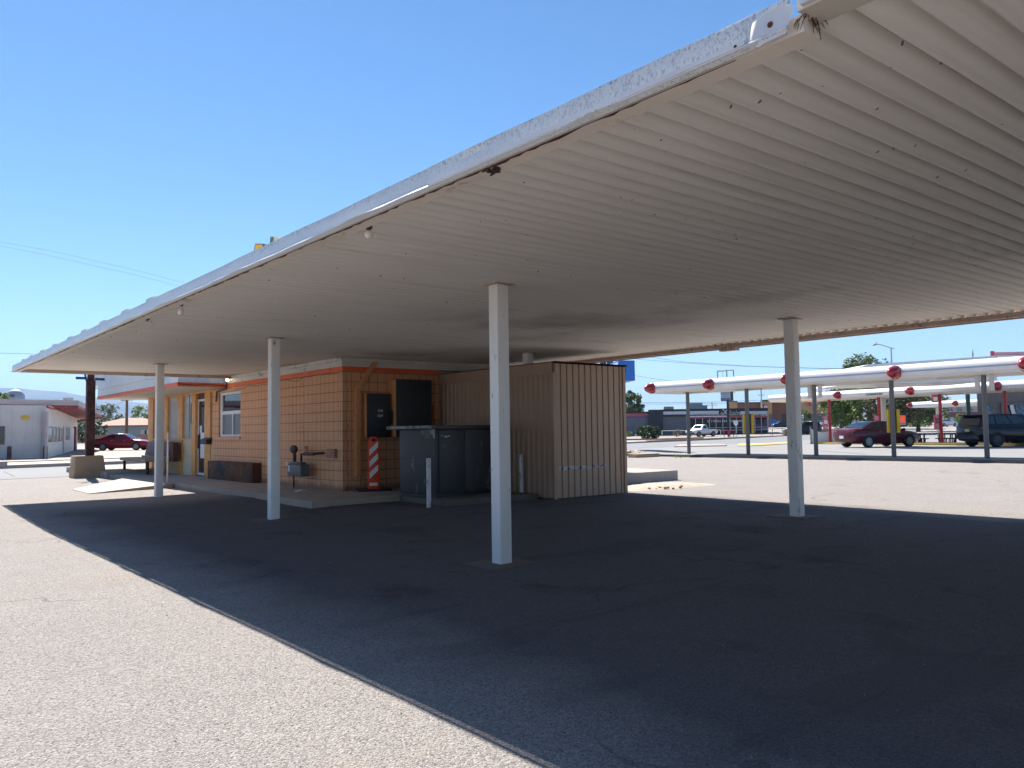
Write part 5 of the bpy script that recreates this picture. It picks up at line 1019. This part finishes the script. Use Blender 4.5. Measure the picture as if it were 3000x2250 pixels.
sl('rooftop_unit', ex, 1946, 1975, 1191, 1200, DX+3, 2, 'hvac_beige'); u_ = sl('rooftop_unit', ex, 2021, 2060, 1180, 1200, DX+4, 3, 'hvac_grey'); sl('duct', u_, 2060, 2074, 1187, 1200, DX+4.2, 2, 'hvac_grey')
sg_ = thing('pylon_sign', 'tall navy pole sign lettered MOTO with an empty frame on top', 'sign', ond(2134, 117)); DS = 117
m = MB(sg_); m.slab(2130.5, 2137.5, 1150, None, DS, .45); m.slab(2132.6, 2135.2, 1083, 1150, DS, .12); build('pole', m, 'shop_navy', sg_)
m = MB(sg_); m.slab(2114, 2143, 1146, 1174, DS-.25, .9); m.slab(2143.2, 2151, 1140, 1173, DS-.2, 1.4); bx = build('cabinet', m, 'teal_post', sg_)
m = MB(sg_); m.slab(2114.6, 2142.4, 1146.5, 1173.4, DS-.3, .04); fc = build('face', m, 'band_white', bx); m = MB(sg_); m.slab(2114.6, 2142.4, 1166, 1173.4, DS-.33, .02); build('panel', m, 'sign_navy', fc)
text(fc, 'lettering', 'MOTO', 'sign_navy', pt(2128.5, 1153.5, DS-.34), RIGHT, .62, ext=.01, sx=.92); text(fc, 'lettering', 'SPECIALISTS', 'sign_navy', pt(2128.5, 1161.8, DS-.34), RIGHT, .21, ext=.01); text(fc, 'lettering', 'MOTORCYCLES', 'band_white', pt(2128.5, 1169.5, DS-.37), RIGHT, .18, ext=.01)
m = MB(sg_)
for px, y0 in ((2107, 1087), (2154, 1083)): m.slab(px-1.3, px+1.3, y0, 1150, DS, .15)
m.slab(2106, 2131, 1085, 1087.3, DS, .15); m.slab(2131, 2155, 1083, 1085, DS, .15); m.slab(2121.6, 2122.4, 1086, 1150, DS, .05); build('frame', m, 'frame_steel', sg_)
pk = gp(2046, 1280); hd = mixdir(-.80, -.60); hn = Vector((hd[0], hd[1], 0)).normalized(); ln = Vector((-hn.y, hn.x, 0))
car('pickup_truck', 'white pickup truck parked before the motorcycle shop', 'pickup', 'pickup', 'paint_white', tuple(pk-hn*1.58*1.03+ln*-.8), hd, 1.03, fine=False)
rt = thing('red_table', 'bright red metal table standing before the motorcycle shop windows', 'table', ond(2136, 112))
m = MB(rt); m.slab(2119, 2150, 1260.5, 1262.3, 111.6, 1.0); build('table_top', m, 'red_paint', rt)
for a, b in ((2120, 2122.2), (2132, 2137), (2138.5, 2139.5), (2147.5, 2149.5)): m = MB(rt); m.slab(a, b, 1262, None, 111.7, .5 if a == 2132 else .1); build('leg', m, 'red_paint', rt)
st_ = thing('bus_stop_sign', 'white six sided sign on a thin pole by the red table', 'sign', ond(2156, 106))
m = MB(st_); m.extr([pt(x, y, 106) for x, y in ((2150, 1233), (2161.5, 1233), (2162, 1242), (2158, 1247), (2154, 1247), (2150, 1242))], FWD*.05); build('plate', m, 'paper', st_)
m = MB(st_); m.slab(2155, 2157, 1247, None, 106.02, .08); build('pole', m, 'galv', st_)
m = MB(st_); m.slab(2152, 2160, 1235, 1236.2, 105.97, .02); m.slab(2151.5, 2160.5, 1238.5, 1239.8, 105.97, .02); build('lettering', m, 'sign_navy', st_)
tree('big rounded dark green juniper bush at the street edge beyond the shed', gp(1897, 1286), 1.55, 1.75, 'leaf_dark', 21, name='bush', n=3600, leaf=.13, low=.0, cat='bush', trunk=.08, rz=1.0, gap=.5, nclump=60)
tree('dry brown leafless looking shrub by the grey shop wall', gp(1982, 1280), 1.25, .85, 'leaf_dry', 22, name='shrub', n=420, leaf=.10, low=.05, cat='bush', trunk=.05, gap=.9)
tree('small green weed clump in front of the striped grey wall', gp(1841, 1280), .9, .7, 'leaf_bright', 23, name='shrub', n=300, leaf=.12, low=.0, cat='bush', trunk=.04)
m = MB(); P_ = [(1800, 1290.5), (1860, 1289.5), (1960, 1288), (2062, 1284)]; g_ = [gp(*p) for p in P_]
for a, b in zip(g_[:-1], g_[1:]): m.obox((a.x, a.y), b-a, 0, (b-a).length, 0, .45, -.1, .16)
plain('red_brick', (.28, .09, .065), .85, .4, 9); solo('brick_edging', m, 'red_brick', 'low red brick edging along the far side of the street', 'edging')
def railing(lab, pts_, h, mat):
    g_ = [gp(*p) for p in pts_]; t = thing('railing', lab, 'railing', g_[0])
    m = MB(t)
    for a, b in zip(g_[:-1], g_[1:]): m.tube([a+Vector((0, 0, h)), b+Vector((0, 0, h))], .045, 6)
    build('top_rail', m, mat, t)
    for p in g_: m = MB(t); m.tube([p-Vector((0, 0, .1)), p+Vector((0, 0, h))], .05, 6); build('post', m, mat, t)
railing('white pipe railing before the windows of the motorcycle shop', ((1940, 1280), (1975, 1279.5), (2020, 1279), (2112, 1278)), .9, 'dirty_white'); railing('dark railing beside the motorcycle shop', ((2232, 1276), (2263, 1275.5), (2292, 1274.5), (2345, 1273.5)), .95, 'frame_steel')

# ------------------------------------------------------------------ convenience store
plain('store_tan', (.48, .27, .12), .8, .08, 2); plain('store_brown', (.25, .115, .065), .8, .08, 2); plain('store_coping', (.06, .05, .055), .6); plain('store_red', (.50, .012, .035), .4, .08); plain('dumpster_blue', (.01, .10, .42), .5, .15, 3); plain('store_stone', (.20, .15, .12), .9, .35, 8)
DC = 235; ck = thing('convenience_store', 'tan and brown convenience store with red fascia sign', 'building', ond(2300, DC))
def cs(nm, par, a, b, y0, y1, d, th, mat): return sl(nm, par, a, b, y0, y1, d, th, mat, ck)
mw = cs('wall', ck, 2136, 2345, 1179, None, DC+3, 20, 'store_brown'); cs('coping', mw, 2160, 2345, 1177, 1181, DC+2.6, 21, 'store_coping')
tw = cs('tower', ck, 2138.5, 2162, 1176, None, DC+1, 6, 'store_tan'); cs('coping', tw, 2137.5, 2163, 1174, 1177, DC+.6, 7, 'store_coping')
tw = cs('tower', ck, 2231, 2264, 1173, None, DC, 6, 'store_tan'); cs('coping', tw, 2230, 2300, 1171, 1175.5, DC-.3, 7, 'store_coping'); cs('stone_base', tw, 2254, 2264, 1212, None, DC-.1, .2, 'store_stone'); cs('door', mw, 2292, 2304, 1212, None, DC+2.9, .2, 'store_coping')
fr = cs('front_wall', ck, 2330, 2480, 1174, 1213, DC-1, 8, 'store_tan'); cs('coping', fr, 2329, 2441, 1171, 1175, DC-1.4, 9, 'store_coping'); cs('shop_window', ck, 2355, 2475, 1210, None, DC+.5, .4, 'dark_glass')
rb = cs('sign_band', fr, 2371, 2448, 1175.5, 1188, DC-1.6, .5, 'store_red')
text(rb, 'lettering', 'CIRCLE', 'paper', pt(2393, 1181.5, DC-1.75), RIGHT, 1.15, ext=.03, sx=.82)
m = MB(ck); c = pt(2419, 1181.3, DC-1.7); m.lathe(c, [(.0, 0), (.78, 0), (.78, .12), (0, .12)], -FWD, 26); dk = build('roundel', m, 'paper', rb); text(dk, 'lettering', 'K', 'store_red', c-FWD*.16, RIGHT, 1.15, ext=.02)
lb = cs('lower_sign', fr, 2390, 2408, 1188.5, 1198, DC-1.5, .3, 'store_red'); text(lb, 'lettering', 'LUNCHES', 'paper', pt(2399, 1191.2, DC-1.62), RIGHT, .52, ext=.02, sx=.8)
sq = cs('square_sign', tw, 2237, 2249, 1185.5, 1200, DC-.35, .3, 'store_red'); m = MB(ck); c = pt(2243, 1193, DC-.42); m.lathe(c, [(0, 0), (.5, 0), (.5, .1), (0, .1)], -FWD, 24); dk = build('roundel', m, 'paper', sq); text(dk, 'lettering', 'K', 'store_red', c-FWD*.13, RIGHT, .75, ext=.02)
t = thing('dumpster', 'bright blue bin standing against the tan store wall', 'bin', ond(2265, 225)); m = MB(t); m.slab(2256, 2275, 1231, 1248, 225, 1.6); build('body', m, 'dumpster_blue', t, bevel=.05); m = MB(t); m.slab(2255.5, 2275.5, 1229.5, 1231, 224.9, 1.8); build('lid', m, 'sign_blue', t); m = MB(t); m.slab(2256, 2275, 1248, None, 225, 1.5); build('base', m, 'store_red', t)
# far parked cars
def far(lab, px, d, kind, paint, r_, f_, s=1.0, name='parked_car', cat='car'):
    car(name, lab, cat, kind, paint, tuple(ond(px, d)), mixdir(r_, f_), s, 'cars parked beyond the street')
far('navy suv parked side on beside the blue bin', 2288, 214, 'suv', 'paint_navy', -1, -.12, 1.02, 'parked_suv', 'suv')
far('slate grey truck like suv half hidden by the white column', 2352, 119, 'suv', 'paint_slate', -.93, -.36, 1.14, 'parked_suv', 'suv')
far('white sedan low behind the cloth banner', 2430, 190, 'sedan', 'paint_white', .9, -.3, 1.0)
far('navy suv seen from behind, next to the white sedan', 2447, 205, 'suv', 'paint_navy', .3, .9, 1.05, 'parked_suv', 'suv')
far('small black car seen from behind left of the maroon sedan', 2470, 196, 'sedan', 'paint_black', .2, .95, 1.05)
far('white suv facing the street behind the maroon sedan', 2490, 214, 'suv', 'paint_white', -.5, -.8, 1.0, 'parked_suv', 'suv')
far('silver van behind the maroon sedan roof', 2542, 215, 'van', 'paint_silver', .95, .2, 1.0, 'parked_van', 'van')
far('silver minivan parked side on under the big tree', 2682, 208, 'van', 'paint_silver', 1, .1, 1.0, 'parked_van', 'van')
far('white sedan passing behind the picnic tables', 2770, 160, 'sedan', 'paint_white', .9, .35, 1.05)
far('second white suv behind the dark hedge of cars', 2394, 230, 'suv', 'paint_white', -.9, -.2, 1.0, 'parked_suv', 'suv')
# apartment block
plain('apt_tan', (.46, .36, .31), .8, .06, 2); plain('apt_brick', (.24, .075, .065), .85, .15, 3)
ap = thing('apartment_block', 'tan apartment block with red brick band beyond the far canopy', 'building', ond(2800, 300))
def as_(nm, par, a, b, y0, y1, d, th, mat): return sl(nm, par, a, b, y0, y1, d, th, mat, ap)
w_ = as_('wall', ap, 2722, 2905, 1176, None, 300, 14, 'apt_tan'); as_('brick_band', w_, 2771, 2905, 1207, 1226, 299.8, .25, 'apt_brick'); as_('stair_tower', ap, 2757, 2769, 1186, None, 298.5, 3, 'store_brown'); as_('roof', ap, 2718, 2910, 1173, 1176.5, 299, 16, 'store_coping')
for px in (2740, 2783, 2791, 2811, 2819, 2850): w0 = as_('window', w_, px-2.6, px+2.6, 1192, 1204, 299.7, .2, 'white_frame'); as_('pane', w0, px-2.1, px+2.1, 1198.5, 1203.5, 299.6, .15, 'dark_glass'); as_('pane', w0, px-2.1, px+2.1, 1192.5, 1198, 299.6, .15, 'frosted_glass')
for px in (2790, 2822): as_('porch', w_, px-6, px+6, 1222, 1240, 299, .6, 'white_trim')
# trees on the right
tree('huge spreading shade tree with olive leaves behind the drive-in', ond(2585, 112), 8.6, 7.6, 'leaf_olive', 31, trunk=.42, n=15000, leaf=.24, low=.14, nclump=110, limbs=14, rz=3.6)
tree('bright edge tree growing at the left of the big shade tree', ond(2466, 108), 6.4, 3.1, 'leaf_bright', 32, trunk=.2, n=4200, leaf=.22, low=.16, nclump=60)
tree('dark tree continuing the shade right of the yellow pads', ond(2690, 125), 7.4, 4.6, 'leaf_mid', 33, trunk=.3, n=5200, leaf=.24, low=.15, nclump=70)
tree('tall tree whose ragged top shows over the white awning', ond(2545, 150), 14.4, 4.6, 'leaf_mid', 34, trunk=.35, n=5000, leaf=.30, low=.45, nclump=60)
tree('broad green tree rising over the dark shop roof beyond the shed', ond(1852, 172), 8.9, 2.9, 'leaf_mid', 35, trunk=.3, n=5200, leaf=.24, low=.25, nclump=60)
tree('lower yellow green tree beside the tree over the shop roof', ond(1822, 178), 6.0, 2.2, 'leaf_bright', 36, trunk=.2, n=2200, leaf=.22, low=.2)
tree('slender green sapling in front of the tan store', ond(2358, 205), 4.6, 1.6, 'leaf_mid', 37, trunk=.08, n=1500, leaf=.18, low=.15)
tree('faint small tree standing behind the rooftop unit', ond(2006, 240), 6.2, 1.3, 'leaf_grey', 38, trunk=.12, n=600, leaf=.22, low=.4)
tree('yellow green sapling before the brick band of the apartments', ond(2813, 250), 3.7, 1.6, 'leaf_bright', 39, trunk=.08, n=1400, leaf=.2, low=.1)
tree('young thin sapling left of the brick band', ond(2775, 255), 4.4, .9, 'leaf_bright', 40, trunk=.07, n=900, leaf=.18, low=.15)
tree('clump of grassy shrubs below the silver minivan', ond(2690, 165), 1.6, 3.0, 'leaf_bright', 41, name='shrub', n=1300, leaf=.18, low=.0, cat='bush', trunk=.05, rz=.9)
# street furniture far right
p = ond(2620, 92); t = thing('street_lamp', 'grey street lamp with arm reaching left above the awning', 'street lamp', p)
zt_ = pt(2622, 1017, 92).z; m = MB(t); m.tube([(p.x, p.y, -.2), (p.x, p.y, zt_)], [.12, .085], 8); build('pole', m, 'galv', t)
e = [pt(2621, 1022, 92), pt(2602, 1017, 92), pt(2585, 1011, 92), pt(2572, 1008.5, 92)]; m = MB(t); m.tube(e, .05, 6); build('arm', m, 'galv', t)
m = MB(t); m.extr([pt(x, y, 92) for x, y in ((2555, 1011), (2560, 1008), (2572, 1007), (2573, 1010), (2565, 1012))], FWD*.3); m.lathe(pt(2567, 1006, 92.1), [(.05, -.1), (.05, .12)], n=8); build('lamp_head', m, 'galv', t)
t = thing('traffic_light', 'traffic signal with red lamp lit hanging from an arm by the trees', 'traffic light', ond(2530, 140))
m = MB(t); q = pt(2518, 1220, 140); m.obox((q.x, q.y), RIGHT, .2, 4.0, -.06, .06, q.z-.06, q.z+.06); build('arm', m, 'black_metal', t)
m = MB(t); q2 = ond(2521, 140)+RIGHT*3.6; m.tube([q2-Vector((0, 0, .2)), Vector((q2.x, q2.y, q.z+.3))], .1, 8); build('pole', m, 'galv', t)
for px in (2514, 2524): m = MB(t); m.slab(px-3, px+3, 1217, 1227, 139.8, .3); hsg = build('housing', m, 'black_metal', t)
plain('signal_red', (.9, .03, .02), .4, 0, emit=3); m = MB(t); m.lathe(pt(2511, 1221, 139.7), [(.22, 0), (.2, .06), (0, .08)], -FWD, 14); build('lens', m, 'signal_red', hsg)
m = MB(); m.slab(2858, 2862, 1028, 1070, 180, .2); m.slab(2857, 2863.5, 1036, 1040, 179.8, .3); m.slab(2859.5, 2860.5, 1020, 1030, 180, .08); solo('antenna_mast', m, 'galv', 'slender grey antenna mast poking up behind the white awning', 'antenna')
upole('grey utility pole with lamp arm behind the second grey post', 2233, 1140, 210, .20, ((1158, .8),), mat='galv'); upole('utility pole with short arm over the dark shop roof', 2088, 1178, 220, .16, ((1187, 1.4),), mat='galv'); upole('utility pole with crossarms above the far canopy', 2764, 1150, 260, .24, ((1157, 1.6), (1167, 1.2)), mat='galv'); upole('slim utility pole beyond the tree over the picnic tables', 2715, 1150, 255, .14, (), mat='galv')
def wire(P_, d0, d1, lab, r=.022):
    m = MB(); n_ = len(P_); m.tube([pt(x, y, d0+(d1-d0)*i/(n_-1)) for i, (x, y) in enumerate(P_)], r, 4); solo('overhead_wire', m, 'wire_black', lab, 'wire', 'overhead wires')
wire(((1780, 1085), (1830, 1095), (1900, 1107), (1975, 1118), (2080, 1136)), 110, 116, 'lower wire sagging from the shed towards the pole sign', .02)
wire(((1790, 1030), (2000, 1060), (2200, 1073), (2400, 1079), (2600, 1080), (2900, 1075)), 120, 120, 'upper of the two faint wires crossing above the nearest stall canopy'); wire(((1790, 1046), (2000, 1063), (2150, 1072), (2400, 1079.6), (2600, 1082), (2900, 1079)), 124, 124, 'lower of the two faint wires crossing above the nearest stall canopy')
wire(((1800, 1178), (1950, 1180), (2090, 1178), (2233, 1172), (2420, 1158)), 205, 205, 'dark wire running past the pole signs over the shop roofs', .04); wire(((1800, 1183), (1950, 1184), (2090, 1182), (2233, 1178), (2420, 1166)), 206, 206, 'second dark wire just below it over the shop roofs', .035)
wire(((-60, 698), (150, 735), (400, 792), (640, 855)), 60, 75, 'upper of two faint wires crossing the open sky', .009); wire(((-60, 708), (150, 750), (400, 806), (640, 868)), 60, 75, 'lower of two faint wires crossing the open sky', .009)
wire(((-60, 1034), (20, 1035), (110, 1037.5), (250, 1042)), 100, 100, 'single pale wire left of the canopy tip', .022); wire(((330, 1188), (350, 1182), (371, 1174), (420, 1160)), 119, 122, 'slack wire running to the brown utility pole', .02)

# ------------------------------------------------------------------ desert haze in front of the mountains
hz = bpy.data.materials.new('haze'); hz.use_nodes = True; ht = hz.node_tree; ht.nodes.clear(); ho = ht.nodes.new('ShaderNodeOutputMaterial'); pv = ht.nodes.new('ShaderNodeVolumePrincipled')
pv.inputs['Color'].default_value = (.42, .66, 1.0, 1); pv.inputs['Density'].default_value = 1.1e-4; pv.inputs['Anisotropy'].default_value = 0.0; ht.links.new(pv.outputs[0], ho.inputs['Volume']); MATS['haze'] = hz
m = MB(); m.box(-13000, 13000, -13000, 13000, -12, 700); struct('haze', m, 'haze', kind='stuff', smooth=0)['label'] = 'thin desert haze filling the air up to the far mountains'

# ------------------------------------------------------------------ light, sky, camera
SUN = Vector((.155, .95, 1.0)).normalized(); EL = math.asin(SUN.z); AZ = math.atan2(SUN.x, SUN.y)
w = bpy.data.worlds.new('World'); scene.world = w; w.use_nodes = True
nt = w.node_tree; bg = nt.nodes['Background']; sky = nt.nodes.new('ShaderNodeTexSky'); sky.sky_type = 'NISHITA'; sky.sun_disc = False; sky.sun_elevation = EL; sky.sun_rotation = AZ
sky.altitude = 1400; sky.air_density = 1.0; sky.dust_density = .1; sky.ozone_density = 1.8
hs = nt.nodes.new('ShaderNodeHueSaturation'); hs.inputs['Saturation'].default_value = 1.22; nt.links.new(sky.outputs[0], hs.inputs['Color']); nt.links.new(hs.outputs[0], bg.inputs[0]); bg.inputs[1].default_value = .062
L = bpy.data.lights.new('sun', 'SUN'); L.energy = 4.8; L.angle = R(.53); L.color = (1.0, .94, .86)
so = bpy.data.objects.new('sun', L); COL.objects.link(so); so.rotation_euler = SUN.to_track_quat('Z', 'Y').to_euler()
cd = bpy.data.cameras.new('camera'); co = bpy.data.objects.new('camera', cd); COL.objects.link(co); scene.camera = co
cd.sensor_width = 36; cd.sensor_fit = 'HORIZONTAL'; cd.lens = FPX/IMG_W*36; cd.clip_start = .05; cd.clip_end = 30000
M = Matrix((_r, _u, -_f)).transposed().to_4x4(); M.translation = CAM; co.matrix_world = M
scene.view_settings.view_transform = 'Standard'; scene.view_settings.look = 'None'; scene.view_settings.gamma = 1; scene.view_settings.exposure = 1.4
scene.cycles.max_bounces = 8; scene.cycles.diffuse_bounces = 5; scene.cycles.use_denoising = True
